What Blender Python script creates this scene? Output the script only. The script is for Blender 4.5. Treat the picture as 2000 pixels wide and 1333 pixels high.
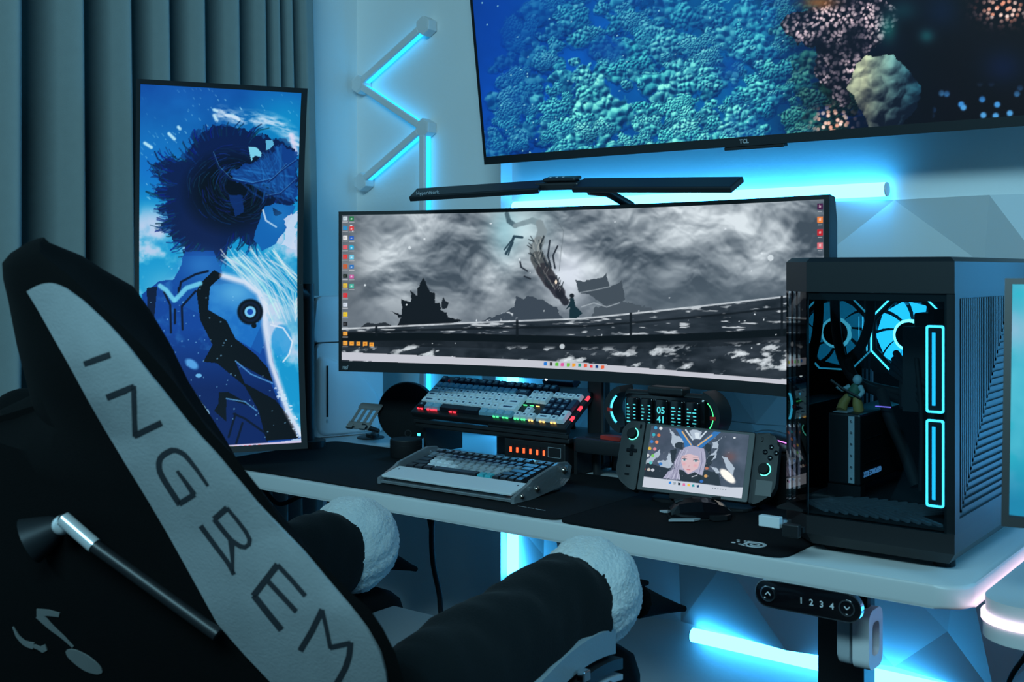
import bpy, bmesh, math, random
import numpy as np
from mathutils import Vector, Matrix
from mathutils.bvhtree import BVHTree
from mathutils.geometry import tessellate_polygon

for o in list(bpy.data.objects):
    bpy.data.objects.remove(o, do_unlink=True)
SC = bpy.context.scene
COL = SC.collection
random.seed(7)
PI = math.pi

# ------------------------------------------------------------------ camera
F_PX, HOR, YAW, ZC = 2230.0, 527.0, math.radians(37.5), 1.195
cam_d = bpy.data.cameras.new('camera')
cam_d.sensor_width = 36.0
cam_d.sensor_fit = 'HORIZONTAL'
cam_d.lens = 36.0 * F_PX / 2000.0
cam_d.shift_y = -(666.5 - HOR) / 2000.0
cam_d.clip_start = 0.05
cam_d.dof.use_dof = True
cam_d.dof.focus_distance = 2.25
cam_d.dof.aperture_fstop = 8.0
cam = bpy.data.objects.new('camera', cam_d)
COL.objects.link(cam)
cam.location = (0, 0, ZC)
cam.rotation_euler = (PI / 2, 0, YAW)
SC.camera = cam

# ------------------------------------------------------------------ world, lights, exposure
W = bpy.data.worlds.new('room_ambient')
SC.world = W
W.use_nodes = True
bg = W.node_tree.nodes['Background']
bg.inputs[0].default_value = (0.12, 0.58, 1.0, 1)
bg.inputs[1].default_value = 0.085

def area(name, loc, target, size, energy, color):
    d = bpy.data.lights.new(name, 'AREA')
    d.shape = 'RECTANGLE'
    d.size, d.size_y = size
    d.energy = energy
    d.color = color
    o = bpy.data.objects.new(name, d)
    COL.objects.link(o)
    o.location = loc
    o.rotation_euler = (Vector(target) - Vector(loc)).to_track_quat('-Z', 'Y').to_euler()
    return o
area('room_lamp', (-0.3, -0.95, 2.55), (-1.4, 1.8, 1.1), (1.9, .45), 66.0, (0.42, 0.84, 1.0))
area('side_fill_light', (1.7, 2.15, 1.75), (-2.2, 1.85, 1.3), (.5, 1.3), 22.0, (0.10, 0.55, 1.0))  # added blue fill out of view, rakes the curtain and tower from the right

VS = SC.view_settings
VS.view_transform = 'Standard'
VS.look = 'None'
VS.exposure = 0.0
VS.gamma = 1.0
VS.use_curve_mapping = False

# ------------------------------------------------------------------ picture <-> place
CAMP = np.array([0, 0, ZC])
FWD = np.array([-math.sin(YAW), math.cos(YAW), 0])
RGT = np.array([math.cos(YAW), math.sin(YAW), 0])
def ray(x, y):
    return FWD + RGT * (x - 1000) / F_PX + np.array([0, 0, (HOR - y) / F_PX])
def U(x, y, X=None, Y=None, Z=None, d=None):
    r = ray(x, y)
    t = d if d is not None else (X / r[0] if X is not None else (Y / r[1] if Y is not None else (Z - ZC) / r[2]))
    return Vector(CAMP + r * t)
def proj(P):
    v = P - CAMP
    d = v @ FWD
    return 1000 + F_PX * (v @ RGT) / d, HOR - F_PX * v[:, 2] / d

# ------------------------------------------------------------------ materials
def s2l(c):
    c = np.asarray(c, float) / 255.0
    return np.where(c <= 0.04045, c / 12.92, ((c + 0.055) / 1.055) ** 2.4)
def rgb(r, g, b):
    return tuple(float(v) for v in s2l((r, g, b))) + (1,)
MATS = {}
def mat(name, color, rough=0.5, metal=0.0, emit=None, strength=0.0, bump=0.0, bscale=200.0, var=0.0, spec=0.5, sheen=0.0, coat=0.0):
    m = bpy.data.materials.new(name)
    m.use_nodes = True
    nt = m.node_tree
    b = nt.nodes['Principled BSDF']
    b.inputs['Base Color'].default_value = color
    b.inputs['Roughness'].default_value = rough
    b.inputs['Metallic'].default_value = metal
    b.inputs['Specular IOR Level'].default_value = spec
    if sheen:
        b.inputs['Sheen Weight'].default_value = sheen
    if coat:
        b.inputs['Coat Weight'].default_value = coat
    if emit:
        b.inputs['Emission Color'].default_value = emit
        b.inputs['Emission Strength'].default_value = strength
    if bump or var:
        tc = nt.nodes.new('ShaderNodeTexCoord')
        nz = nt.nodes.new('ShaderNodeTexNoise')
        nz.inputs['Scale'].default_value = bscale
        nz.inputs['Detail'].default_value = 4
        nt.links.new(tc.outputs['Object'], nz.inputs['Vector'])
        if bump:
            bp = nt.nodes.new('ShaderNodeBump')
            bp.inputs['Strength'].default_value = bump
            bp.inputs['Distance'].default_value = 0.002
            nt.links.new(nz.outputs['Fac'], bp.inputs['Height'])
            nt.links.new(bp.outputs['Normal'], b.inputs['Normal'])
        if var:
            nz2 = nt.nodes.new('ShaderNodeTexNoise')
            nz2.inputs['Scale'].default_value = max(4.0, bscale * 0.06)
            nz2.inputs['Detail'].default_value = 5
            nt.links.new(tc.outputs['Object'], nz2.inputs['Vector'])
            mx = nt.nodes.new('ShaderNodeMix')
            mx.data_type = 'RGBA'
            mx.inputs['A'].default_value = tuple(c * (1 - var) for c in color[:3]) + (1,)
            mx.inputs['B'].default_value = tuple(min(1, c * (1 + var)) for c in color[:3]) + (1,)
            nt.links.new(nz2.outputs['Fac'], mx.inputs['Factor'])
            nt.links.new(mx.outputs['Result'], b.inputs['Base Color'])
    MATS[name] = m
    return m
def emis(name, color, strength):
    m = bpy.data.materials.new(name)
    m.use_nodes = True
    nt = m.node_tree
    nt.nodes.clear()
    e = nt.nodes.new('ShaderNodeEmission')
    e.inputs[0].default_value = color
    e.inputs[1].default_value = strength
    o = nt.nodes.new('ShaderNodeOutputMaterial')
    nt.links.new(e.outputs[0], o.inputs[0])
    MATS[name] = m
    return m
def glass(name, tint, refl=0.04, rough=0.02, haze=0.0, hazecol=(0.8, 0.85, 0.9, 1), fres=True):
    m = bpy.data.materials.new(name)
    m.use_nodes = True
    nt = m.node_tree
    nt.nodes.clear()
    t = nt.nodes.new('ShaderNodeBsdfTransparent')
    t.inputs[0].default_value = tint
    g = nt.nodes.new('ShaderNodeBsdfGlossy')
    g.inputs['Roughness'].default_value = rough
    mx = nt.nodes.new('ShaderNodeMixShader')
    fr = nt.nodes.new('ShaderNodeFresnel')
    fr.inputs[0].default_value = 1.45
    nt.links.new(fr.outputs[0], mx.inputs[0])
    nt.links.new(t.outputs[0], mx.inputs[1])
    nt.links.new(g.outputs[0], mx.inputs[2])
    last = mx
    if haze:
        df = nt.nodes.new('ShaderNodeBsdfDiffuse')
        df.inputs[0].default_value = hazecol
        m2 = nt.nodes.new('ShaderNodeMixShader')
        m2.inputs[0].default_value = haze
        nt.links.new(mx.outputs[0], m2.inputs[1])
        nt.links.new(df.outputs[0], m2.inputs[2])
        last = m2
    o = nt.nodes.new('ShaderNodeOutputMaterial')
    nt.links.new(last.outputs[0], o.inputs[0])
    MATS[name] = m
    return m
M_WALL = mat('wall_paint', (0.80, 0.82, 0.83, 1), 0.75, bump=0.25, bscale=90, var=0.03)
M_PANEL = mat('white_panel_relief', (0.62, 0.65, 0.67, 1), 0.55, bump=0.05, bscale=60)
M_FLOOR = mat('dark_floor', (0.018, 0.018, 0.02, 1), 0.5, var=0.2, bscale=60)
M_CURT = mat('curtain_fabric', (0.22, 0.265, 0.27, 1), 0.9, bump=0.3, bscale=700, var=0.06, spec=0.1)
M_BLACK = mat('black_plastic', (0.012, 0.013, 0.015, 1), 0.42)
M_MATTE = mat('matte_black', (0.010, 0.011, 0.013, 1), 0.7, spec=0.25)
M_GLOSSB = mat('gloss_black', (0.006, 0.006, 0.008, 1), 0.12)
M_DARKMET = mat('dark_metal', (0.022, 0.026, 0.030, 1), 0.42, 0.4)
M_CHROME = mat('chrome', (0.8, 0.82, 0.84, 1), 0.12, 1.0)
M_BRIGHT = mat('bright_metal', (0.85, 0.88, 0.9, 1), 0.22, 0.55)
M_COPPER = mat('warm_metal', (0.62, 0.5, 0.42, 1), 0.2, 1.0)
M_DESK = mat('white_laminate', (0.62, 0.63, 0.63, 1), 0.38, var=0.02, bscale=120)
M_WHITE = mat('white_plastic', (0.72, 0.74, 0.76, 1), 0.4)
M_GREYP = mat('grey_white_plastic', (0.42, 0.46, 0.49, 1), 0.5)
M_MATL = mat('woven_black_mat', (0.0055, 0.0070, 0.0085, 1), 0.8, bump=0.4, bscale=900, spec=0.2)
M_MATR = mat('cloth_black_mat', (0.0045, 0.0060, 0.0080, 1), 0.9, bump=0.3, bscale=1500, spec=0.15)
M_CHAIR = mat('black_suede', (0.0028, 0.0034, 0.0038, 1), 0.95, bump=0.3, bscale=500, spec=0.1, var=0.15)
M_SLEEVE = mat('black_sleeve_cloth', (0.0065, 0.0085, 0.0095, 1), 0.95, bump=0.4, bscale=400, spec=0.1, sheen=0.05)
M_STRIPE = mat('grey_suede', (0.27, 0.30, 0.315, 1), 0.95, bump=0.3, bscale=300, var=0.16, spec=0.1)
M_LETTER = mat('embossed_dark', (0.028, 0.033, 0.040, 1), 0.9, spec=0.1)
M_FLEECE = mat('white_fleece', (0.62, 0.63, 0.62, 1), 1.0, bump=1.0, bscale=260, spec=0.05, sheen=0.3, var=0.12)
M_SEAT = mat('grey_leather', (0.24, 0.28, 0.30, 1), 0.5, bump=0.15, bscale=300)
M_PRINT = mat('faded_print', (0.12, 0.13, 0.13, 1), 0.9)
CY = (0.02, 0.50, 1.0, 1)
E_TUBE = emis('tube_light', (0.042, 0.44, 1.0, 1), 14.0)
E_LINE = emis('line_light', (0.02, 0.47, 1.0, 1), 2.4)
E_PINK = emis('pink_strip', (1.0, 0.72, 0.92, 1), 4.5)
E_RED = emis('red_led', (1.0, 0.03, 0.05, 1), 3.0)
E_ORANGE = emis('ember_led', (1.0, 0.10, 0.03, 1), 2.2)
E_GREEN = emis('green_led', (0.08, 1.0, 0.3, 1), 1.6)
E_GOLD = emis('gold_led', (1.0, 0.62, 0.18, 1), 1.6)
E_AQUA = emis('aqua_led', (0.05, 0.62, 1.0, 1), 3.2)
E_FAN = emis('fan_glow', (0.014, 0.40, 0.78, 1), 2.2)
E_FANHOT = emis('fan_hub_glow', (0.10, 0.70, 1.0, 1), 5.0)
E_PURPLE = emis('purple_led', (0.75, 0.2, 1.0, 1), 2.2)
E_GLYPH = emis('clock_glyph', (0.10, 0.75, 0.82, 1), 1.0)
E_WHITE = emis('white_led', (0.8, 0.95, 1.0, 1), 4.0)
E_RING = emis('stick_ring', (0.15, 0.95, 0.75, 1), 1.6)
G_PC = glass('tempered_glass', (0.78, 0.86, 0.89, 1))
G_ACR = glass('clear_acrylic', (0.86, 0.93, 0.95, 1), haze=0.16)

# ------------------------------------------------------------------ mesh helpers
WM = {}
def tag(o, label=None, cat=None, group=None, kind=None):
    if label: o['label'] = label
    if cat: o['category'] = cat
    if group: o['group'] = group
    if kind: o['kind'] = kind
    return o
def thing(name, loc, label, cat, group=None, rz=0.0):
    o = bpy.data.objects.new(name, None)
    COL.objects.link(o)
    o.empty_display_size = 0.05
    M = Matrix.Translation(Vector(loc)) @ Matrix.Rotation(rz, 4, 'Z')
    o.matrix_world = M
    o.location = Vector(loc)
    o.rotation_euler = (0, 0, rz)
    WM[o.name] = M
    return tag(o, label, cat, group)
def link_mesh(name, me, parent=None, Mw=None):
    """Mw: world matrix of the object (mesh data are then local); None = mesh data in world coordinates"""
    o = bpy.data.objects.new(name, me)
    COL.objects.link(o)
    if parent is not None:
        o.parent = parent
        P = WM[parent.name]
        WM[o.name] = P.copy()
        if Mw is None:
            me.transform(P.inverted())
        else:
            o.matrix_local = P.inverted() @ Mw
            WM[o.name] = Mw.copy()
    else:
        if Mw is not None:
            o.matrix_world = Mw
            WM[o.name] = Mw.copy()
        else:
            WM[o.name] = Matrix.Identity(4)
    return o
def frame(origin, xdir, zdir):
    x = Vector(xdir).normalized()
    z = Vector(zdir)
    z = (z - x * z.dot(x)).normalized()
    y = z.cross(x)
    M = Matrix((x, y, z)).transposed().to_4x4()
    M.translation = Vector(origin)
    return M
def rounded_rect(w, h, r, n=5):
    pts = []
    for cx, cy, a0 in ((w/2-r, h/2-r, 0), (-w/2+r, h/2-r, 90), (-w/2+r, -h/2+r, 180), (w/2-r, -h/2+r, 270)):
        for i in range(n + 1):
            a = math.radians(a0 + 90 * i / n)
            pts.append((cx + r * math.cos(a), cy + r * math.sin(a)))
    return pts
def circle(r, n=24, cx=0, cy=0):
    return [(cx + r * math.cos(2*PI*i/n), cy + r * math.sin(2*PI*i/n)) for i in range(n)]
class MB:
    def __init__(s):
        s.v, s.f, s.m = [], [], []
    def add(s, vs, fs, M=None, mi=0):
        b = len(s.v)
        for p in vs:
            p = Vector(p)
            s.v.append(M @ p if M is not None else p)
        for f in fs:
            s.f.append([i + b for i in f])
            s.m.append(mi)
        return s
    def box(s, c, sz, M=None, mi=0, bev=0.0, seg=2):
        if bev <= 0:
            x, y, z = [q / 2 for q in sz]
            vs = [(c[0]+a*x, c[1]+b*y, c[2]+d*z) for d in (-1, 1) for b in (-1, 1) for a in (-1, 1)]
            fs = [(0,2,3,1), (4,5,7,6), (0,1,5,4), (2,6,7,3), (0,4,6,2), (1,3,7,5)]
            return s.add(vs, fs, M, mi)
        bm = bmesh.new()
        bmesh.ops.create_cube(bm, size=1.0)
        for v in bm.verts:
            v.co = Vector((v.co.x*sz[0]+c[0], v.co.y*sz[1]+c[1], v.co.z*sz[2]+c[2]))
        bmesh.ops.bevel(bm, geom=list(bm.edges), offset=min(bev, min(sz)*0.49), segments=seg, affect='EDGES', profile=0.5)
        bm.verts.index_update()
        s.add([v.co.copy() for v in bm.verts], [[v.index for v in f.verts] for f in bm.faces], M, mi)
        bm.free()
        return s
    def span(s, p0, p1, mi=0, bev=0.0, M=None):
        c = [(a+b)/2 for a, b in zip(p0, p1)]
        z = [abs(b-a) for a, b in zip(p0, p1)]
        return s.box(c, z, M, mi, bev)
    def prism(s, poly, z0, z1, M=None, mi=0, bev=0.0, seg=2):
        n = len(poly)
        a = sum(poly[i][0]*poly[(i+1) % n][1] - poly[(i+1) % n][0]*poly[i][1] for i in range(n))
        if a < 0:
            poly = poly[::-1]
        if bev > 0:
            bm = bmesh.new()
            lo = [bm.verts.new((p[0], p[1], z0)) for p in poly]
            hi = [bm.verts.new((p[0], p[1], z1)) for p in poly]
            bm.faces.new(lo[::-1])
            bm.faces.new(hi)
            for i in range(n):
                bm.faces.new((lo[i], lo[(i+1) % n], hi[(i+1) % n], hi[i]))
            es = [e for e in bm.edges if abs(e.verts[0].co.z - e.verts[1].co.z) < 1e-7]
            bmesh.ops.bevel(bm, geom=es, offset=bev, segments=seg, affect='EDGES', profile=0.5, clamp_overlap=True)
            bm.verts.index_update()
            s.add([v.co.copy() for v in bm.verts], [[v.index for v in f.verts] for f in bm.faces], M, mi)
            bm.free()
            return s
        vs = [(p[0], p[1], z0) for p in poly] + [(p[0], p[1], z1) for p in poly]
        fs = [list(range(n))[::-1], list(range(n, 2*n))]
        fs += [(i, (i+1) % n, (i+1) % n + n, i + n) for i in range(n)]
        return s.add(vs, fs, M, mi)
    def ring(s, outer, inner, z0, z1, M=None, mi=0):
        """frame: two loops with the same point count"""
        n = len(outer)
        vs = [(p[0], p[1], z) for z in (z0, z1) for lp in (outer, inner) for p in lp]
        fs = []
        for i in range(n):
            j = (i+1) % n
            fs += [(i, j, n+j, n+i)[::-1], (2*n+i, 2*n+j, 3*n+j, 3*n+i), (i, j, 2*n+j, 2*n+i), (n+i, 3*n+i, 3*n+j, n+j)]
        return s.add(vs, fs, M, mi)
    def lathe(s, prof, n=24, M=None, mi=0):
        vs, fs = [], []
        for r, z in prof:
            for i in range(n):
                a = 2*PI*i/n
                vs.append((r*math.cos(a), r*math.sin(a), z))
        for k in range(len(prof)-1):
            for i in range(n):
                j = (i+1) % n
                fs.append((k*n+i, k*n+j, (k+1)*n+j, (k+1)*n+i))
        fs.append(list(range(n))[::-1])
        fs.append([(len(prof)-1)*n+i for i in range(n)])
        return s.add(vs, fs, M, mi)
    def cyl(s, p0, p1, r0, r1=None, n=16, mi=0):
        p0, p1 = Vector(p0), Vector(p1)
        d = p1 - p0
        up = Vector((0, 0, 1)) if abs(d.normalized().z) < 0.9 else Vector((1, 0, 0))
        M = frame(p0, d.cross(up), d)
        return s.lathe([(r0, 0), (r0 if r1 is None else r1, d.length)], n, M, mi)
    def tube(s, pts, r, n=8, mi=0, close=False):
        pts = [Vector(p) for p in pts]
        k = len(pts)
        rs = r if isinstance(r, (list, tuple)) else [r]*k
        t0 = (pts[1]-pts[0]).normalized()
        up = Vector((0, 0, 1)) if abs(t0.z) < 0.9 else Vector((1, 0, 0))
        u = t0.cross(up).normalized()
        vs, fs = [], []
        for i in range(k):
            t = (pts[min(i+1, k-1)] - pts[max(i-1, 0)]).normalized()
            u = (u - t*u.dot(t)).normalized()
            w = t.cross(u)
            for j in range(n):
                a = 2*PI*j/n
                vs.append(pts[i] + u*(rs[i]*math.cos(a)) + w*(rs[i]*math.sin(a)))
        for i in range(k-1):
            for j in range(n):
                q = (j+1) % n
                fs.append((i*n+j, i*n+q, (i+1)*n+q, (i+1)*n+j))
        fs.append(list(range(n))[::-1])
        fs.append([(k-1)*n+j for j in range(n)])
        return s.add(vs, fs, None, mi)
    def sphere(s, c, r, n=16, m=10, M=None, mi=0):
        r = r if isinstance(r, (list, tuple)) else (r, r, r)
        vs, fs = [], []
        for k in range(m+1):
            th = PI*k/m
            for i in range(n):
                a = 2*PI*i/n
                vs.append((c[0]+r[0]*math.sin(th)*math.cos(a), c[1]+r[1]*math.sin(th)*math.sin(a), c[2]+r[2]*math.cos(th)))
        for k in range(m):
            for i in range(n):
                j = (i+1) % n
                fs.append(((k)*n+i, (k+1)*n+i, (k+1)*n+j, k*n+j))
        return s.add(vs, fs, M, mi)
    def loft(s, rings, M=None, mi=0, cap=True, closed=True):
        n = len(rings[0])
        vs = [p for r in rings for p in r]
        fs = []
        for k in range(len(rings)-1):
            for i in range(n if closed else n-1):
                j = (i+1) % n
                fs.append((k*n+i, k*n+j, (k+1)*n+j, (k+1)*n+i))
        if cap:
            fs.append(list(range(n))[::-1])
            fs.append([(len(rings)-1)*n+i for i in range(n)])
        return s.add(vs, fs, M, mi)
    def mesh(s, name, mats, smooth=None):
        me = bpy.data.meshes.new(name)
        me.from_pydata([tuple(v) for v in s.v], [], [list(f) for f in s.f])
        ml = mats if isinstance(mats, (list, tuple)) else [mats]
        for m in ml:
            me.materials.append(m)
        if len(ml) > 1:
            me.polygons.foreach_set('material_index', s.m)
        bm = bmesh.new()
        bm.from_mesh(me)
        bmesh.ops.remove_doubles(bm, verts=bm.verts, dist=1e-6)
        bmesh.ops.recalc_face_normals(bm, faces=bm.faces)
        bm.to_mesh(me)
        bm.free()
        if smooth is not None:
            me.polygons.foreach_set('use_smooth', [True]*len(me.polygons))
            me.set_sharp_from_angle(angle=math.radians(smooth))
        me.update()
        return me
    def build(s, name, mats, parent=None, smooth=None, Mw=None):
        return link_mesh(name, s.mesh(name, mats, smooth), parent, Mw)
def text_mesh(txt, size, depth=0.0005, shear=0.0, bold=0.0):
    cu = bpy.data.curves.new('lettering', 'FONT')
    cu.body = txt
    cu.size = size
    cu.extrude = depth
    cu.shear = shear
    cu.offset = bold
    cu.align_x = 'CENTER'
    cu.align_y = 'CENTER'
    cu.resolution_u = 3
    o = bpy.data.objects.new('lettering', cu)
    COL.objects.link(o)
    bpy.context.view_layer.update()
    me = bpy.data.meshes.new_from_object(o.evaluated_get(bpy.context.evaluated_depsgraph_get()))
    bpy.data.objects.remove(o, do_unlink=True)
    bpy.data.curves.remove(cu)
    return me
def lettering(name, txt, size, M, m, parent, depth=0.0005, shear=0.0, bold=0.0):
    me = text_mesh(txt, size, depth, shear, bold)
    me.name = name
    me.materials.clear()
    me.materials.append(m)
    me.transform(M)
    return link_mesh(name, me, parent)

# ------------------------------------------------------------------ numpy painting for screens
RNG = np.random.RandomState(11)
TAB = RNG.rand(512, 512)
TAB2 = RNG.rand(512, 512)
def vnoise(x, y, T=TAB):
    xi, yi = np.floor(x).astype(int), np.floor(y).astype(int)
    fx, fy = x-xi, y-yi
    fx, fy = fx*fx*(3-2*fx), fy*fy*(3-2*fy)
    g = lambda a, b: T[a % 512, b % 512]
    return (g(xi, yi)*(1-fx)+g(xi+1, yi)*fx)*(1-fy)+(g(xi, yi+1)*(1-fx)+g(xi+1, yi+1)*fx)*fy
def fbm(x, y, s, o=4, off=0.0):
    r, a, t = 0, 1.0, 0
    for k in range(o):
        r = r+a*vnoise(x/s*2**k+17.3*k+off, y/s*2**k+9.1*k+off*1.7)
        t += a
        a *= 0.52
    return r/t
def worley(x, y, s, off=0):
    X, Y = x/s, y/s
    xi, yi = np.floor(X).astype(int), np.floor(Y).astype(int)
    f1 = np.full(x.shape, 9.0)
    idv = np.zeros(x.shape)
    for a in (-1, 0, 1):
        for b in (-1, 0, 1):
            cx, cy = xi+a+off, yi+b+off
            px = xi+a+TAB[cx % 512, cy % 512]
            py = yi+b+TAB2[cx % 512, cy % 512]
            d = np.hypot(X-px, Y-py)
            c = d < f1
            f1 = np.where(c, d, f1)
            idv = np.where(c, TAB[(cx*3+7) % 512, (cy*5+3) % 512], idv)
    return f1, idv
def inpoly(x, y, pts):
    r = np.zeros(x.shape, bool)
    n = len(pts)
    for i in range(n):
        (x1, y1), (x2, y2) = pts[i], pts[(i+1) % n]
        if y1 == y2:
            continue
        c = ((y1 > y) != (y2 > y)) & (x < (x2-x1)*(y-y1)/(y2-y1)+x1)
        r ^= c
    return r
def sdist(x, y, pts):
    d = np.full(x.shape, 1e9)
    for (x1, y1), (x2, y2) in zip(pts[:-1], pts[1:]):
        vx, vy = x2-x1, y2-y1
        t = np.clip(((x-x1)*vx+(y-y1)*vy)/(vx*vx+vy*vy+1e-9), 0, 1)
        d = np.minimum(d, np.hypot(x-x1-t*vx, y-y1-t*vy))
    return d
class Paint:
    def __init__(s, x, y):
        s.x, s.y = x, y
        s.c = np.zeros(x.shape+(3,))
    def mix(s, col, m):
        m = np.asarray(m, float)
        if m.ndim == s.x.ndim:
            m = m[..., None]
        s.c = s.c*(1-m)+np.asarray(col, float)*m
    def poly(s, pts, col, a=1.0, jit=0.0, js=12.0):
        x, y = s.x, s.y
        if jit:
            x = x+(fbm(s.x, s.y, js, 3)-.5)*jit
            y = y+(fbm(s.x, s.y, js, 3, 40.)-.5)*jit
        s.mix(col, inpoly(x, y, pts)*a)
    def line(s, pts, w, col, a=1.0, soft=1.0):
        e = w/2+soft
        xs, ys = [q[0] for q in pts], [q[1] for q in pts]
        m = (s.x > min(xs)-e) & (s.x < max(xs)+e) & (s.y > min(ys)-e) & (s.y < max(ys)+e)
        if m.any():
            k = np.clip((w/2-sdist(s.x[m], s.y[m], pts))/soft+.5, 0, 1)*(a[m] if isinstance(a, np.ndarray) else a)
            s.c[m] = s.c[m]*(1-k[:, None])+np.asarray(col, float)*k[:, None]
    def glow(s, cx, cy, rx, ry, col, a=1.0, p=2.0):
        q = ((s.x-cx)/rx)**2+((s.y-cy)/ry)**2
        s.mix(col, np.exp(-q*p)*a)
    def ell(s, cx, cy, rx, ry, col, a=1.0, rot=0.0, soft=0.15):
        ca, sa = math.cos(rot), math.sin(rot)
        R = max(rx, ry)*(1+soft)+1
        m = (np.abs(s.x-cx) < R) & (np.abs(s.y-cy) < R)
        if m.any():
            dx, dy = s.x[m]-cx, s.y[m]-cy
            q = np.sqrt(((dx*ca+dy*sa)/rx)**2+((-dx*sa+dy*ca)/ry)**2)
            k = np.clip((1-q)/soft+.5, 0, 1)*a
            s.c[m] = s.c[m]*(1-k[:, None])+np.asarray(col, float)*k[:, None]
    def rect(s, x0, y0, x1, y1, col, a=1.0):
        s.mix(col, ((s.x >= x0) & (s.x <= x1) & (s.y >= y0) & (s.y <= y1))*a)
def screen_mat(name, strength=1.0):
    m = bpy.data.materials.new(name)
    m.use_nodes = True
    nt = m.node_tree
    b = nt.nodes['Principled BSDF']
    b.inputs['Base Color'].default_value = (0.004, 0.004, 0.005, 1)
    b.inputs['Roughness'].default_value = 0.45
    b.inputs['Specular IOR Level'].default_value = 0.25
    a = nt.nodes.new('ShaderNodeAttribute')
    a.attribute_name = 'picture'
    nt.links.new(a.outputs['Color'], b.inputs['Emission Color'])
    b.inputs['Emission Strength'].default_value = strength
    return m
M_SCREEN = screen_mat('lit_screen', 1.0)
def grid_mesh(name, P3):
    nv, nu = P3.shape[:2]
    me = bpy.data.meshes.new(name)
    idx = np.arange(nv*nu).reshape(nv, nu)
    q = np.stack([idx[:-1, :-1], idx[:-1, 1:], idx[1:, 1:], idx[1:, :-1]], -1).reshape(-1, 4)
    me.vertices.add(nv*nu)
    me.vertices.foreach_set('co', P3.reshape(-1).astype(np.float32))
    me.loops.add(q.size)
    me.loops.foreach_set('vertex_index', q.reshape(-1).astype(np.int32))
    me.polygons.add(len(q))
    me.polygons.foreach_set('loop_start', np.arange(0, q.size, 4, dtype=np.int32))
    me.update(calc_edges=True)
    return me
def screen(name, P3, paint, parent):
    """P3: (nv, nu, 3) points of the screen surface; the picture is painted on it as a colour attribute"""
    x, y = proj(P3.reshape(-1, 3))
    sh = P3.shape[:2]
    c = np.clip(paint(x.reshape(sh), y.reshape(sh)), 0, 255)
    me = grid_mesh(name, P3)
    at = me.color_attributes.new('picture', 'FLOAT_COLOR', 'POINT')
    lin = np.ones((c.shape[0]*c.shape[1], 4), np.float32)
    lin[:, :3] = s2l(c).reshape(-1, 3)
    at.data.foreach_set('color', lin.reshape(-1))
    me.materials.append(M_SCREEN)
    return link_mesh(name, me, parent)
# ================================================================== THE ROOM
COLY, WALLY, LEFTX = 2.42, 2.47, -2.44
COLX1 = -1.895            # right end of the projecting pier
o = MB().span((LEFTX-.1, -2.5, -.05), (3.0, 2.6, 0)).build('floor', M_FLOOR); tag(o, kind='structure')
o = MB().span((LEFTX-.40, 2.222, 0), (LEFTX, 2.6, 2.8)).span((LEFTX-.40, -2.5, 0), (LEFTX-.26, 2.222, 2.8)).build('wall_left', M_WALL); tag(o, kind='structure')
o = MB().span((COLX1, WALLY, 0), (3.0, WALLY+.12, 2.8)).build('wall_back', M_WALL); tag(o, kind='structure'); WALL_BACK = o
o = MB().span((LEFTX, COLY, 0), (COLX1, WALLY+.12, 2.8)).build('wall_pier', M_WALL); tag(o, kind='structure')

# 3D relief panels on the back wall: each square panel a piece of the wall
PX0, PW, PZ0, PH = -1.893, 0.522, 0.335, 0.505
def relief(var):
    k = 0.062
    c = {}
    pts = {'a': (0, 0, 0), 'b': (1, 0, 0), 'c': (1, 1, 0), 'd': (0, 1, 0)}
    if var == 0:
        pts.update(e=(.42, 0, .75), f=(1, .55, .35), g=(.55, 1, .8), h=(0, .42, .5), i=(.30, .62, 1.0), j=(.70, .34, .9), k=(.62, .70, .1), l=(.22, .20, .15))
        tri = ['ael', 'alh', 'lei', 'lih', 'ejb' , 'eji', 'jbf', 'jfk', 'ijk', 'ikg', 'kfc', 'kcg', 'igd', 'idh']
    else:
        pts.update(e=(.56, 0, .7), f=(1, .42, .5), g=(.40, 1, .75), h=(0, .55, .35), i=(.68, .60, 1.0), j=(.28, .36, .9), k=(.36, .72, .1), l=(.80, .20, .15))
        tri = ['ajh', 'aej', 'elb', 'lbf', 'elj' , 'lji', 'lif', 'hjk', 'jik', 'hkd', 'kdg', 'kgi', 'igc', 'icf']
    names = list(pts)
    m = MB()
    vs = [(p[0]*PW, -p[2]*k, p[1]*PH) for p in pts.values()]
    fs = [[names.index(ch) for ch in t] for t in tri]
    m.add(vs, fs)
    # skirt back to the wall
    n = len(vs)
    rim = ['a', 'e', 'b', 'f', 'c', 'g', 'd', 'h']
    for p, q in zip(rim, rim[1:]+rim[:1]):
        i, j = names.index(p), names.index(q)
        m.add([vs[i], vs[j], (vs[j][0], .006, vs[j][2]), (vs[i][0], .006, vs[i][2])], [(0, 1, 2, 3)])
    return m.mesh('wall_panel', M_PANEL)
REL = [relief(0), relief(1)]
for ci in range(4):
    for ri in range(2):
        link_mesh('wall_panel', REL[(ci+ri) % 2], WALL_BACK, Matrix.Translation((PX0+ci*PW+.001, WALLY-.006, PZ0+ri*PH+.001*ri)))

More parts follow.
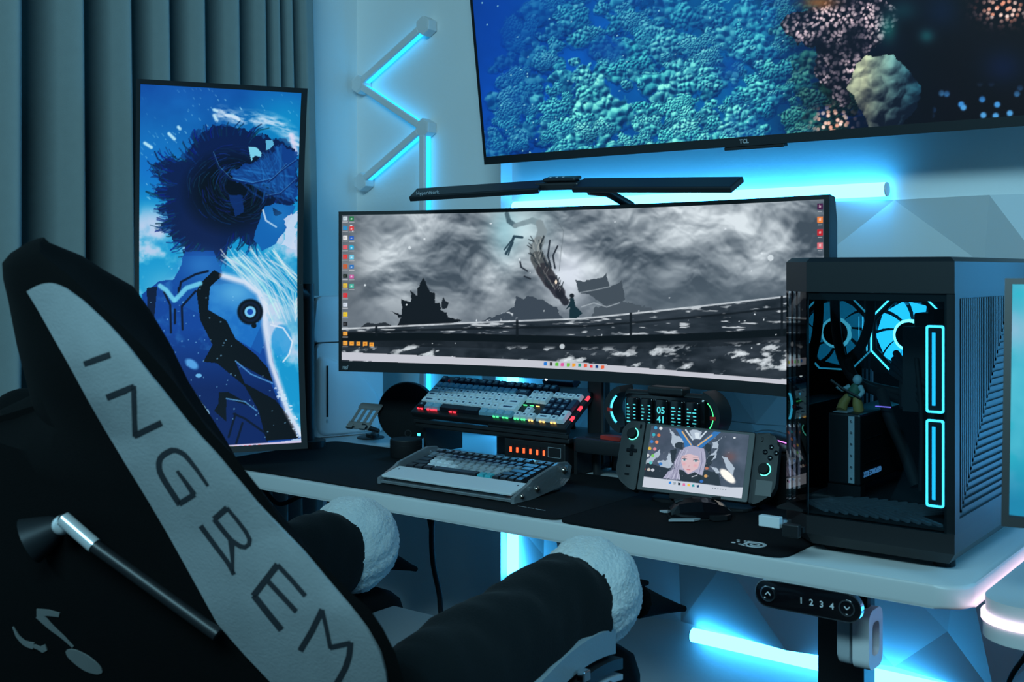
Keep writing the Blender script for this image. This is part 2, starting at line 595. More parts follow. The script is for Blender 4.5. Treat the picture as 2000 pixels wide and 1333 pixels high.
# ================================================================== CURTAIN
crest_px = [-230, -90, 40, 165, 262, 340, 411, 477, 528, 556, 582, 612]
crY = [U(px, 300, X=-2.36).y for px in crest_px]
def curtain():
    ny, nz = 420, 26
    Ys = np.linspace(crY[0], crY[-1]+.022, ny)
    ph = np.interp(Ys, crY, np.arange(len(crY)))
    Z = np.linspace(0.02, 2.72, nz)
    P = np.zeros((nz, ny, 3))
    loc = np.gradient(ph, Ys)
    amp = np.clip(0.80/np.maximum(loc, 1e-3), .020, .095)*np.clip((2.215-Ys)/.05, .15, 1)
    for k, z in enumerate(Z):
        f = np.cos(2*PI*(ph+.04*np.sin(z*1.1+ph)))
        P[k, :, 0] = -2.372-amp+amp*f
        P[k, :, 1] = Ys+(1.5-z)*.030*(ph/len(crY))
        P[k, :, 2] = z
    me = grid_mesh('curtain', P)
    me.materials.append(M_CURT)
    me.polygons.foreach_set('use_smooth', [True]*len(me.polygons))
    o = link_mesh('curtain', me)
    md = o.modifiers.new('cloth_thickness', 'SOLIDIFY')
    md.thickness = .003
    return o
tag(curtain(), 'grey-teal floor-length curtain hanging in deep folds along the left wall', 'curtain')

# ================================================================== ZIGZAG WALL LIGHT
r = thing('wall_light', (-2.2, COLY, 1.45), 'zigzag line light of white bars and hexagon joints on the pier', 'wall light')
ZY = COLY-.032
J = [U(827, 50, Y=ZY), U(700, 165, Y=ZY), U(826, 250, Y=ZY), U(705, 355, Y=ZY)]
J.append(Vector((J[2].x, ZY, J[2].z-.30)))
J.append(Vector((J[2].x, ZY, J[2].z-.60)))
J.append(Vector((J[2].x, ZY, .775)))
J.append(U(956, 745, Y=ZY))
for p in J:
    m = MB()
    hexp = [(.0275*math.cos(PI/3*i+PI/6), .0275*math.sin(PI/3*i+PI/6)) for i in range(6)]
    M = frame((p.x, COLY-.001, p.z), (1, 0, 0), (0, -1, 0))
    m.prism(hexp, 0, .036, M, bev=.003)
    m.prism([(x*.72, y*.72) for x, y in hexp], .036, .0368, M)
    c = m.build('joint', M_WHITE, r)
for a, b in ((0, 1), (1, 2), (2, 3), (2, 4), (4, 5), (5, 6), (6, 7)):
    d = (J[b]-J[a]).normalized()
    p, q = J[a]+d*.020, J[b]-d*.020
    M = frame((p+q)/2, d, (0, -1, 0))
    L = (q-p).length
    br = MB().box((0, 0, .001), (L, .0195, .011), M, bev=.003).build('bar', M_WHITE, r)
    MB().box((0, 0, -.0155), (L, .0165, .020), M, bev=.003).build('light_strip', E_LINE, br)

# ================================================================== LED TUBES ON THE BACK WALL
def led_tube(p, q, rad, label):
    t = thing('led_tube', ((p[0]+q[0])/2, WALLY, min(p[2], q[2])), label, 'led tube')
    p, q = Vector(p), Vector(q)
    d = (q-p).normalized()
    MB().tube([p+d*.006, p+d*.012, q-d*.012, q-d*.006], rad, 20).build('diffuser', E_TUBE, t, 50)
    for e, s in ((p, 1), (q, -1)):
        MB().cyl(e+d*.003*s, e+d*.006*s, rad*.96, rad*1.0, 20).build('end_cap', M_WHITE, t, 40)
    for f in (.2, .8):
        c = p.lerp(q, f)
        MB().span((c.x-.006, c.y, c.z-.006), (c.x+.006, WALLY, c.z+.006)).build('clip', M_WHITE, t)
led_tube((-1.868, 2.438, 1.362), (-.850, 2.438, 1.368), .0155, 'long white-cyan LED tube lying level behind the wide curved monitor')
led_tube((-1.868, 2.438, 1.335), (-1.868, 2.438, .36), .0155, 'upright white-cyan LED tube in the corner beside the pier')
led_tube((-1.330, 2.438, .318), (-.33, 2.438, .312), .0165, 'low white-cyan LED tube under the desk beneath the relief panels')

led_tube((-.300, 2.438, 1.335), (-.300, 2.438, .36), .0155, 'upright white-cyan LED tube on the wall behind the side desk')

# ================================================================== TELEVISION
TVM = frame((-1.097, 2.262, 1.462), (1, 0, 0), (0, -math.cos(math.radians(8)), -math.sin(math.radians(8))))
# local: x right, y up along the screen, z out of the screen
r = thing('television', (-1.097, 2.3, 1.462), 'huge wall-hung television showing a blue coral reef', 'television')
TW, TH = 1.452, .842
MB().box((0, TH/2, -.022), (TW, TH, .040), TVM, bev=.004).build('body', M_MATTE, r)
MB().span((-TW/2, 0, -.002), (TW/2, .020, .002), M=TVM).build('lower_bezel', M_DARKMET, r)
m = MB()
for a in ((-TW/2, .02, -.002), (TW/2-.008, .02, -.002)):
    m.span(a, (a[0]+.008, TH, .002), M=TVM)
m.span((-TW/2, TH-.008, -.002), (TW/2, TH, .002), M=TVM)
m.build('thin_bezel', M_MATTE, r)
MB().span((-.055, -.008, -.02), (.085, .0, .0), M=TVM, bev=.002).build('receiver_bar', M_BLACK, r)
MB().span((-.25, .3, -.225), (.25, .6, -.042), M=TVM).build('wall_bracket', M_DARKMET, r)
lettering('lettering', 'TCL', .012, TVM @ Matrix.Translation((-.005, .010, .0025)), M_GREYP, r, bold=.0004)
def paint_tv(x, y):
    p = Paint(x, y)
    xs = [900, 1000, 1150, 1300, 1450, 1540, 1640, 1740, 1850, 2100]
    cs = np.array([(10, 62, 150), (8, 72, 165), (8, 80, 165), (8, 92, 165), (8, 92, 155), (6, 55, 105), (4, 20, 50), (4, 8, 26), (5, 3, 14), (8, 3, 10)], float)
    for k in range(3):
        p.c[..., k] = np.interp(x, xs, cs[:, k])
    p.c *= (0.75+0.5*fbm(x, y, 60, 3))[..., None]
    rs = np.random.RandomState(21)
    wx, wy = x+(fbm(x, y, 26, 3)-.5)*16, y+(fbm(x, y, 26, 3, 30.)-.5)*16
    def relief_tex(sc, off):
        f, iv = worley(wx, wy, sc, off)
        g, _ = worley(wx+sc*.16, wy+sc*.24, sc, off)
        return np.clip(.5+(f-g)*1.9, 0, 1), f
    TX = [relief_tex(17, 20), relief_tex(10, 60), relief_tex(6.5, 110), relief_tex(4.6, 160)]
    edge = (fbm(x, y, 15, 4, 70.)-.5)
    heads = []
    for k in range(700):
        cx, cy = rs.uniform(930, 1660), rs.uniform(-70, 320)
        if cx < 955+max(0, 150-cy)*.55:
            continue
        heads.append((cy, cx, 9+30*rs.rand()**2.2, rs.randint(4), rs.rand()))
    for cy, cx, rr, ti, tone in sorted(heads):
        m = (np.abs(x-cx) < rr*1.5) & (np.abs(y-cy) < rr*1.4)
        if not m.any():
            continue
        xs_, ys_ = x[m], y[m]
        q = np.hypot((xs_-cx)/rr, (ys_-cy)/(rr*.82))+edge[m]*1.3
        lam = np.clip(.62-((xs_-cx)*.35+(ys_-cy)*.9)/rr*.42, .12, 1.05)
        sh, f = TX[ti]
        t_ = sh[m]
        hz_ = np.clip(.62-(cy+60)/420, 0, .62)+np.clip((1130-cx)/260, 0, .45)
        lum = np.clip(lam*(.30+1.05*t_), 0, 1.15)
        col = np.stack([4+78*lum**2+34*tone*lum**2, 26+196*lum**1.25, 78+140*lum**1.1], -1)
        hazec = np.array((9, 74, 160))
        col = col*(1-np.clip(hz_, 0, .75))+hazec*np.clip(hz_, 0, .75)
        dk = np.clip(1-(cx-1500)/170, .25, 1)
        col = col*dk
        a = np.clip((1-q)*5, 0, 1)[:, None]
        p.c[m] = p.c[m]*(1-a)+col*a
        # shadow below
        s2 = np.clip(1-np.abs(q-1.12)*6, 0, 1)*np.clip((ys_-cy)/rr, 0, 1)*.6
        p.c[m] = p.c[m]*(1-s2[:, None])+np.array((3, 28, 84))*s2[:, None]
    # drifting blue haze between the heads
    p.mix((9, 66, 150), np.clip((fbm(x, y, 85, 4, 91.)-.56)*5, 0, 1)*.75*np.clip(1-(x-1450)/150, 0, 1))
    p.glow(955, 40, 80, 150, (8, 62, 155), .8, 1.6)
    # tiny pale fish
    for k in range(70):
        p.ell(rs.uniform(940, 1550), rs.uniform(5, 300), 1.6, 1.1, (150, 225, 235), .85)
    # pale polyp coral
    f, iv = worley(x+(fbm(x, y, 14, 2)-.5)*9, y+(fbm(x, y, 14, 2, 5.)-.5)*9, 8.2, 300)
    dots = np.clip((.52-f)*4, 0, 1)*(.35+.65*(iv > .25))*np.clip(fbm(x, y, 34, 3, 66.)*2.6-.7, 0, 1)
    reg = (inpoly(x+(fbm(x, y, 20, 3)-.5)*26, y+(fbm(x, y, 20, 3, 9.)-.5)*26, [(1520, 50), (1560, 20), (1640, 0), (1700, -30), (1760, 20), (1725, 75), (1690, 120), (1680, 150), (1650, 210), (1595, 160), (1590, 90), (1530, 75)])).astype(float)
    p.mix((10, 12, 30), reg*.85)
    p.mix(np.stack([190+60*iv, 175+45*iv, 180+50*iv], -1), reg*dots)
    p.glow(1600, 5, 45, 16, (150, 95, 50), .8)
    # yellow-green boulder coral
    wx, wy = x+(fbm(x, y, 30, 3, 3.)-.5)*22, y+(fbm(x, y, 30, 3, 8.)-.5)*22
    reg = inpoly(wx, wy, [(1656, 170), (1672, 125), (1700, 105), (1745, 112), (1775, 140), (1798, 165), (1795, 215), (1765, 245), (1705, 252), (1690, 235), (1675, 205)])
    f, _ = worley(wx, wy, 34, 400)
    f2, _ = worley(wx+4, wy+6, 34, 400)
    g1, _ = worley(wx, wy, 13, 440)
    g2, _ = worley(wx+2, wy+3, 13, 440)
    f, f2 = f+.25*g1, f2+.25*g2
    l = np.clip(.52+(f-f2)*1.1-(x-1700)/240-(y-180)/190, .05, 1.1)
    bl_ = np.clip((x-1690)/110, 0, 1)
    p.mix(np.stack([(190-130*bl_)*l+4, (195-30*bl_)*l+10, (140+30*bl_)*l+30], -1), reg.astype(float))
    # dim green rock and small bright bits in the dark right part
    for cx, cy, rx, ry, c, a in ((1735, 55, 24, 40, (20, 90, 90), .8), (1810, 70, 22, 20, (25, 95, 100), .7), (1765, 20, 40, 30, (12, 60, 70), .6), (1960, 130, 60, 50, (8, 20, 60), .7), (1840, 20, 50, 50, (5, 25, 60), .6)):
        p.glow(cx, cy, rx, ry, c, a)
    f, iv = worley(x, y, 26, 500)
    reg = np.clip((x-1820)/20, 0, 1)*np.clip((y-160)/40, 0, 1)
    p.mix(np.stack([20+60*iv, 100+60*iv, 190+30*iv], -1), np.clip((.30-f)*7, 0, 1)*reg*(iv > .35))
    f, iv = worley(x, y, 11, 600)
    reg = np.exp(-(((x-1960)/45)**2+((y-18)/26)**2)*1.4)+np.exp(-(((x-1625)/38)**2+((y-240)/30)**2)*1.4)
    p.mix(np.stack([235+20*iv, 150+80*iv, 120+100*iv], -1), np.clip((.42-f)*6, 0, 1)*np.clip(reg*1.6, 0, 1))
    return p.c
nu, nv = 800, 330
uu = np.linspace(-TW/2+.008, TW/2-.008, nu)
vv = np.concatenate([np.linspace(.020, .52, 300), np.linspace(.525, TH-.008, 30)])
TVa = np.array(TVM)
P3 = np.zeros((nv, nu, 3))
for k in range(3):
    P3[..., k] = TVa[k, 0]*uu[None, :]+TVa[k, 1]*vv[:, None]+TVa[k, 2]*.0008+TVa[k, 3]
screen('screen', P3, paint_tv, r)

# ================================================================== DESK
DT = .75
r = thing('desk', (-1.40, 2.0, 0), 'white standing desk with rounded corners carrying the computer and keyboards', 'desk')
x0, x1, y0, y1 = -2.325, -.464, 1.640, 2.385
poly = [(x + (x0+x1)/2, y + (y0+y1)/2) for x, y in rounded_rect(x1-x0, y1-y0, .045, 8)]
MB().prism(poly, DT-.034, DT, bev=.006, seg=3).build('tabletop', M_DESK, r, 40)
for lx in (-.775, -2.05):
    MB().box((lx, 2.0, .36), (.075, .05, .70), bev=.004).build('leg', M_BLACK, r)
    MB().box((lx, 2.0, .48), (.085, .06, .46), bev=.004).build('leg_sleeve', M_BLACK, r)
    MB().box((lx, 2.0, .015), (.08, .62, .03), bev=.006).build('foot', M_BLACK, r)
MB().span((-2.0, 1.98, .675), (-.8, 2.03, .715)).build('crossbeam', M_BLACK, r)
# control panel hung under the front edge
cp0, cp1 = U(1503, 1158, Y=1.652), U(1657, 1187, Y=1.652)
zc = (cp0.z+cp1.z)/2
CX, CL = (cp0.x+cp1.x)/2, (cp1.x-cp0.x)
CM = frame((CX, 1.647, zc), (1, 0, 0), (0, -1, -.06))
cpn = MB().prism(rounded_rect(CL+.042, .042, .0205, 8), -.012, 0, CM, bev=.0015).build('control_panel', M_GLOSSB, r, 40)
MB().ring(rounded_rect(CL+.044, .044, .0215, 8), rounded_rect(CL+.041, .041, .020, 8), -.010, .0006, CM).build('panel_rim', M_CHROME, cpn)
for sx, ch in ((-CL/2, 1), (CL/2, -1)):
    MB().ring(circle(.0125, 28, sx), circle(.0105, 28, sx), -.001, .0022, CM).build('button_ring', M_CHROME, cpn, 40)
    m = MB()
    for s in (-1, 1):
        a, b = CM @ Vector((sx+s*.0042, -.0022*ch, .0010)), CM @ Vector((sx, .0024*ch, .0010))
        m.tube([a, b], .0009, 6)
    m.build('arrow_mark', E_GLYPH if False else M_WHITE, cpn)
for i, ch in enumerate('1234'):
    lettering('digit', ch, .0135, CM @ Matrix.Translation((-CL/2+CL*(.43+.128*i), -.002, .0004)), M_WHITE, cpn, bold=.0002)

# second desk with light strip
r = thing('side_desk', (0.1, 2.0, 0), 'white side desk with a glowing pink strip round its edge', 'desk')
x0, x1, y0, y1 = -.452, .95, 1.622, 2.40
def dpoly(i):
    return [(x + (x0+x1)/2, y + (y0+y1)/2) for x, y in rounded_rect(x1-x0-2*i, y1-y0-2*i, .062-i, 10)]
MB().prism(dpoly(.003), .720, .742, bev=.004, seg=2).build('upper_top', M_DESK, r, 40)
MB().prism(dpoly(-.0025), .7105, .7195).build('light_strip', E_PINK, r)
MB().prism(dpoly(0), .687, .710, bev=.004, seg=2).build('lower_top', M_DESK, r, 40)
for lx in (-.1, .7):
    MB().box((lx, 2.05, .345), (.07, .07, .685)).build('leg', M_BLACK, r)

# desk mats
poly = [(-2.155, 1.6405), (-2.155, 2.06), (-1.20, 2.06), (-1.165, 2.02), (-1.165, 1.665), (-1.19, 1.6405)]
def rounded_poly(pts, rad, n=4):
    out = []
    N = len(pts)
    for i in range(N):
        p, a, b = Vector(pts[i]), Vector(pts[i-1]), Vector(pts[(i+1) % N])
        da, db = (a-p).normalized(), (b-p).normalized()
        for k in range(n+1):
            t = k/n
            out.append(tuple((p+da*rad)*(1-t)**2+p*2*t*(1-t)+(p+db*rad)*t*t))
    return out
bx = lambda a, b, c, d: [(a, b), (c, b), (c, d), (a, d)]
r = thing('desk_mat', (-1.66, 1.85, DT), 'black carbon-textured desk mat under the clear-cased keyboard', 'desk mat')
MB().prism(rounded_poly(bx(-2.155, 1.6485, -1.1645, 2.058), .025), DT+.0002, DT+.0035).build('cloth', M_MATL, r)
a_, b_ = U(1012, 989, Z=DT+.0035), U(1066, 998, Z=DT+.0035)
m = MB()
PMx = frame(a_, b_-a_, (0, 0, 1))
for k in range(22):
    if k not in (7, 13):
        m.span(((b_-a_).length*k/22, -.0010, 0), ((b_-a_).length*(k+.62)/22, .0010, .0003), M=PMx)
m.build('small_print', M_GREYP, r)
r = thing('desk_mat', (-.95, 1.82, DT), 'black cloth mouse mat with a white round emblem at its corner', 'desk mat')
MB().prism(rounded_poly(bx(-1.1625, 1.6415, -.735, 1.995), .03), DT+.0002, DT+.0040).build('cloth', M_MATR, r)
# emblem: eye-shaped ring with drips, flat print
EM = frame((U(1470, 1064, Z=DT+.004)), (1, .0, 0), (0, 0, 1))
m = MB()
m.ring([(x*1.0, y) for x, y in circle(.0185, 32, .004, 0)], circle(.0125, 32, .004, 0), 0, .0004, EM)
m.ring(circle(.0085, 24, .004, 0), circle(.0045, 24, .004, 0), 0, .0004, EM)
for px, py, rr in ((-.018, .013, .0035), (-.0165, -.011, .0032), (-.026, .002, .0026), (-.030, -.008, .0036), (-.031, .012, .003)):
    m.prism(circle(rr, 12, px, py), 0, .0004, EM)
m.prism([(-.018, .0165), (-.004, .0175), (-.006, .012), (-.018, .0095)], 0, .0004, EM)
m.prism([(-.0165, -.008), (-.006, -.010), (-.004, -.0165), (-.0165, -.0142)], 0, .0004, EM)
m.build('emblem', M_WHITE, r)
# ================================================================== WIDE CURVED MONITOR
UL, UR = Vector((-1.950, 1.875, 0)), Vector((-.799, 1.984, 0))
ch = (UR-UL)
CHL = ch.length
cx_ = ch.normalized()
nb = Vector((-cx_.y, cx_.x, 0))          # away from the viewer
RC = 1.8
ph0 = math.asin(CHL/2/RC)
Zb, Zt = .957, 1.331
mid = (UL+UR)/2
def uwp(u, z, back=0.0):
    """u 0..1 along the arc"""
    ph = ph0*(2*u-1)
    R2 = RC+back
    p = mid+cx_*(R2*math.sin(ph))+nb*(R2*math.cos(ph)-RC*math.cos(ph0))
    return Vector((p.x, p.y, z))
r = thing('curved_monitor', (-1.364, 2.10, DT), 'very wide curved black monitor showing a grey storm-cloud wallpaper', 'monitor')
N = 48
m = MB()
rings = []
for i in range(N+1):
    u = i/N
    bk = .022+.012*math.sin(PI*u)
    rings.append([uwp(u, Zb, 0), uwp(u, Zt, 0), uwp(u, Zt-.004, bk*.7), uwp(u, Zt-.05, bk), uwp(u, Zb+.05, bk), uwp(u, Zb+.004, bk*.7)])
m.loft(rings)
m.build('housing', M_BLACK, r, 35)
# raised bezel
SB, ST, SL = Zb+.0235, Zt-.0085, .0062
m = MB()
for z0_, z1_ in ((Zb, SB), (ST, Zt)):
    m.loft([[uwp(i/N, z0_, -.002), uwp(i/N, z1_, -.002), uwp(i/N, z1_, .001), uwp(i/N, z0_, .001)] for i in range(N+1)])
for u0, u1 in ((0, SL), (1-SL*1.6, 1)):
    m.loft([[uwp(u, SB, -.002), uwp(u, ST, -.002), uwp(u, ST, .001), uwp(u, SB, .001)] for u in (u0, (u0+u1)/2, u1)])
m.build('bezel', M_BLACK, r, 35)
def paint_uw(x, y):
    p = Paint(x, y)
    wx = x+(fbm(x, y, 90, 3)-.5)*46
    wy = y+(fbm(x, y, 90, 3, 21.)-.5)*46
    cx, cy = wx*.75+wy*.55, wy*1.05-wx*.45
    lo0, lo1 = fbm(cx, cy, 105, 4, 3.), fbm(cx+9, cy+13, 105, 4, 3.)
    md0, md1 = fbm(cx, cy, 44, 4, 23.), fbm(cx+4, cy+6, 44, 4, 23.)
    v = .40+(lo0-.48)*1.7+np.clip((lo1-lo0)*2.9, -.34, .5)+np.clip((md1-md0)*1.7, -.24, .32)+(md0-.5)*.55
    v = np.clip(v, .02, 1.0)
    p.c = np.stack([60+160*v, 72+158*v, 84+152*v], -1)
    # darker toward the left rim and low sky
    p.mix((92, 100, 108), np.exp(-((x-668)/55)**2)*.75)
    p.mix((108, 118, 128), np.clip((y-540)/110, 0, .75))
    p.mix((70, 84, 96), np.exp(-(((x-1400)/170)**2+((y-600)/70)**2))*.6)
    # pale halo around the coiling creature
    p.glow(1020, 440, 60, 55, (205, 232, 238), .9, 1.3)
    p.glow(985, 450, 30, 60, (150, 205, 218), .6, 1.3)
    p.glow(1110, 540, 42, 60, (215, 222, 236), .7, 1.4)
    # rocky ruins behind the bridge
    def rough(pts, col, a=1.0, j=9):
        p.poly(pts, col, a, j, 9)
    rough([(932, 632), (955, 622), (985, 612), (1005, 600), (1008, 580), (1018, 585), (1030, 578), (1060, 586), (1085, 600), (1110, 640), (940, 640)], (58, 68, 80))
    f, iv = worley(x*.7+y*.5, y*1.3-x*.3, 9, 40)
    p.mix((208, 216, 222), np.clip((f-.62)*5, 0, 1)*inpoly(x, y, [(932, 634), (965, 620), (1000, 606), (1012, 612), (1010, 634)]))
    rough([(1150, 625), (1165, 600), (1200, 585), (1230, 592), (1262, 600), (1292, 612), (1300, 632)], (72, 82, 92))
    p.line([(1135, 600), (1160, 592), (1185, 600), (1210, 592)], 2, (180, 190, 198), .7)
    # temple roofs
    T1 = [(762, 608), (773, 613), (784, 615), (786, 601), (783, 584), (792, 588), (801, 590), (802, 568), (808, 573), (813, 578), (815, 563), (820, 560), (821, 551), (828, 544), (833, 554), (837, 563), (842, 572), (849, 573), (850, 592), (858, 591), (861, 605), (873, 611), (875, 621), (904, 625), (876, 634), (775, 638), (782, 622)]
    p.poly(T1, (15, 19, 26), 1, 5, 8)
    p.poly([(700, 642), (718, 630), (735, 633), (752, 629), (770, 638)], (28, 33, 40), .9, 4)
    p.poly([(862, 592), (866, 580), (870, 588), (877, 592), (872, 603), (863, 604)], (25, 30, 38))
    p.poly([(1123, 546), (1144, 551), (1145, 547), (1178, 543), (1184, 534), (1191, 560), (1212, 551), (1214, 544), (1221, 586), (1195, 592), (1181, 597), (1150, 575), (1131, 572)], (66, 76, 86), 1, 4)
    p.line([(1131, 572), (1160, 567), (1192, 560)], 2, (150, 160, 168), .8)
    # bridge: water and ice below, then deck and rails
    xb = [600, 668, 824, 942, 1139, 1243, 1378, 1531, 1700]
    yt = np.interp(x, xb, [645, 643, 635.5, 630, 622.5, 612, 597.5, 580, 560])
    yb = np.interp(x, xb, [664, 665, 664, 666, 671, 668, 664, 656, 648])
    ym = np.interp(x, xb, [652, 651, 645, 642, 638, 630, 618, 602, 585])
    low = np.clip((y-yt)/2, 0, 1)
    v = fbm(x*.5, y*1.6, 26, 5, 8.)
    p.mix(np.stack([12+52*v, 18+55*v, 25+58*v], -1), low)
    strk = fbm(x*.22, y*1.5, 6, 3, 60.)
    p.mix((205, 212, 218), np.clip((strk-.64)*9, 0, 1)*low*(y < yb-12)*.9)
    p.mix((10, 13, 18), np.clip(1-np.abs(y-ym)/3.2, 0, 1)*.95)
    p.mix((5, 8, 12), np.clip((8-np.abs(y-(yb-6)))/1.2, 0, 1))
    p.mix((10, 13, 18), ((y > yb) & (y < yb+14)).astype(float)*np.clip((fbm(x, y, 90, 2, 4.)-.2)*1.6, .5, 1)*.8)
    # ice floes
    fl = fbm(x*.7+y*.4, y*1.3, 17, 5, 33.)
    mask = np.clip((fl-.565)*10, 0, 1)*np.clip((y-yb-6)/8, 0, 1)
    p.mix(np.stack([150+260*(fl-.55), 158+260*(fl-.55), 164+260*(fl-.55)], -1), mask)
    fd = fbm(x*.7, y*.9, 30, 4, 51.)
    p.mix((14, 19, 26), np.clip((fd-.52)*5, 0, 1)*np.clip((y-yb)/6, 0, 1)*.8)
    p.mix((215, 222, 228), np.clip((2.2-np.abs(y-yt))/1.2, 0, 1)*(.65+.35*fbm(x, y, 12, 2)))
    for xx in (1527, 1232, 1010, 735):
        p.line([(xx, np.interp(xx, xb, [645, 643, 635.5, 630, 622.5, 612, 597.5, 580, 560])), (xx, 655)], 5, (12, 16, 22), .9)
    # serpent with mane
    body = [(990, 418), (994, 432), (1006, 441), (1022, 436), (1040, 431), (1054, 437), (1059, 452), (1053, 472), (1046, 486), (1050, 505), (1062, 528), (1076, 550), (1092, 572), (1104, 590)]
    wd = [7, 10, 9, 9, 11, 14, 17, 20, 22, 27, 30, 28, 20, 9]
    cl = [(70, 96, 108)]*2+[(128, 150, 158)]*3+[(132, 146, 152)]*2+[(120, 130, 134)]*2+[(78, 82, 84), (50, 48, 54), (36, 34, 44), (28, 28, 38)]
    for k in range(len(body)-1):
        p.line([body[k], body[k+1]], (wd[k]+wd[k+1])/2, cl[k], .92, 2.5)
    spk = np.random.RandomState(3)
    for k in range(46):
        i = spk.randint(7, 12)
        t = spk.rand()
        bx_, by_ = body[i][0]*(1-t)+body[i+1][0]*t, body[i][1]*(1-t)+body[i+1][1]*t
        s = spk.choice([-1, 1])
        L_ = spk.uniform(8, 20)
        a = math.radians(spk.uniform(195, 250) if s < 0 else spk.uniform(-60, -100))
        p.line([(bx_+s*8, by_-4), (bx_+s*8+L_*math.cos(a)*.6, by_-4+L_*math.sin(a)*.7)], 1.8, (40, 48, 54), .8)
        p.line([(bx_+s*3, by_), (bx_+s*6, by_-spk.uniform(5, 11))], 1.1, (170, 175, 172), .5)
    for a in ([(1020, 464), (1004, 462), (998, 478), (988, 496)], [(1004, 464), (996, 474), (985, 488)], [(1002, 474), (996, 488), (993, 498)]):
        p.line(a, 5 if len(a) == 4 else 3, (38, 62, 76), .95, 1.2)
    for a in ([(1076, 522), (1070, 500), (1074, 470)], [(1084, 524), (1080, 500), (1089, 481)], [(1068, 520), (1062, 505)], [(1030, 530), (1018, 522), (1016, 512)], [(1036, 545), (1024, 540)]):
        p.line(a, 3.2, (34, 40, 50), .95)
    p.line([(1090, 434), (1101, 452), (1096, 490), (1092, 530)], 1.0, (90, 100, 106), .7)
    p.ell(1086, 551, 2.2, 4, (255, 236, 214), 1)
    # small standing figure
    p.ell(1117, 578, 4.5, 4.5, (22, 26, 34))
    p.poly([(1114, 582), (1121, 583), (1124, 598), (1138, 612), (1126, 622), (1112, 622), (1113, 600), (1104, 606), (1112, 594)], (20, 44, 54))
    p.line([(1105, 588), (1114, 584)], 1.6, (40, 44, 50))
    for k in range(34):
        p.ell(spk.uniform(680, 1600), spk.uniform(425, 745), .9+1.6*spk.rand()**3, .9+1.6*spk.rand()**3, (225, 235, 242), .9)
    for cx, cy, q in ((800, 484, 3), (829, 467, 2), (1098, 677, 5), (1488, 495, 2.2), (1505, 504, 6)):
        p.ell(cx, cy, q, q, (220, 230, 236), .85)
    # taskbar
    t0 = np.interp(x, [668, 1140, 1528, 1610], [688, 709, 742.6, 750])
    t1 = np.interp(x, [668, 1140, 1528, 1610], [697.5, 719.5, 756, 764])
    p.mix((196, 198, 208), ((y > t0) & (y < t1+6)).astype(float))
    icons = [(36, 120, 210), (60, 60, 60), (90, 190, 60), (220, 90, 160), (110, 190, 60), (240, 160, 40), (30, 150, 120), (230, 90, 60), (235, 60, 70), (20, 60, 120), (230, 100, 60)]
    for k, c in enumerate(icons):
        xx = 1065+k*11.2 if k else 1065
        yy = np.interp(xx, [668, 1140, 1528], [692.8, 714.4, 749.4])
        p.rect(xx-3, yy-3, xx+3, yy+3, c)
    for k in range(7):
        xx = 1570+k*5
        p.rect(xx, 752+k*.4, xx+3, 756+k*.4, (70, 74, 84))
    # desktop icons
    c1 = [(200, 215, 225), (40, 140, 200), (225, 225, 225), (225, 90, 100), (225, 60, 55), (200, 90, 40), (20, 30, 20), (225, 190, 60), (220, 40, 50), (210, 220, 235), (235, 200, 40), (30, 30, 34), (240, 165, 60), (240, 165, 60)]
    for k, c in enumerate(c1):
        yy = 427+k*18.75
        p.rect(670, yy-4, 678.5, yy+4, c)
        p.rect(672, yy-1.5, 675.5, yy+2, np.clip(np.array(c)*.55+60, 0, 255), .8)
        p.rect(669, yy+6.2, 679, yy+7.6, (225, 225, 230), .6)
    c2 = [(20, 120, 60), (215, 50, 50), (30, 90, 190), (30, 170, 215), (110, 200, 230), (25, 110, 190), (200, 90, 160), (70, 180, 160)]
    for k, c in enumerate(c2):
        yy = 427.5+k*18.8
        p.rect(683, yy-4, 691.5, yy+4, c)
        p.rect(685, yy-1, 688, yy+2, (235, 240, 245), .7)
        p.rect(682, yy+6.2, 692, yy+7.6, (225, 225, 230), .6)
    for k in range(4):
        xx = 687+k*13
        p.rect(xx-4, 667.5+k*.5, xx+4, 675+k*.5, (240, 165, 60))
        p.rect(xx-2, 669.5+k*.5, xx+2, 672+k*.5, (210, 120, 30))
    for k, c in enumerate([(70, 20, 70), (235, 130, 60), (190, 30, 40), (220, 110, 120)]):
        yy = 404+k*25.3
        p.rect(1596.5, yy-6, 1607, yy+6, c)
        p.rect(1600, yy-3, 1604, yy+2, (240, 220, 220), .7)
        p.rect(1597, yy+9, 1606, yy+10.4, (225, 225, 230), .6)
    return p.c
nu, nv = 860, 270
us = np.linspace(SL, 1-SL*1.6, nu)
zs = np.linspace(SB, ST, nv)
phs = ph0*(2*us-1)
P3 = np.zeros((nv, nu, 3))
R2 = RC-.0004
for k in range(2):
    P3[..., k] = (mid[k]+cx_[k]*(R2*np.sin(phs))+nb[k]*(R2*np.cos(phs)-RC*math.cos(ph0)))[None, :]
P3[..., 2] = zs[:, None]
screen('screen', P3, paint_uw, r)
q = uwp(.0125, Zb+.0095, -.003)
lettering('lettering', 'msi', .0155, frame(q, cx_, -nb), M_GREYP, r, shear=.25, bold=.0003)
q = uwp(.405, Zb+.0045, -.003)
MB().sphere(uwp(.44, Zb-.001, 0), .0028, 10, 6).build('power_led', E_WHITE, r)
mc = uwp(.5, 1.14, .03)
MB().box((mc.x, mc.y+.03, 1.14), (.14, .05, .14), bev=.008).build('mount', M_BLACK, r)
MB().box((mc.x, mc.y+.068, .965), (.045, .03, .40), bev=.006).build('stand_column', M_BLACK, r)
MB().prism(rounded_poly([(mc.x-.13, 2.17), (mc.x+.13, 2.17), (mc.x+.10, 2.36), (mc.x-.10, 2.36)], .02), DT+.0003, DT+.012).build('stand_base', M_BLACK, r)

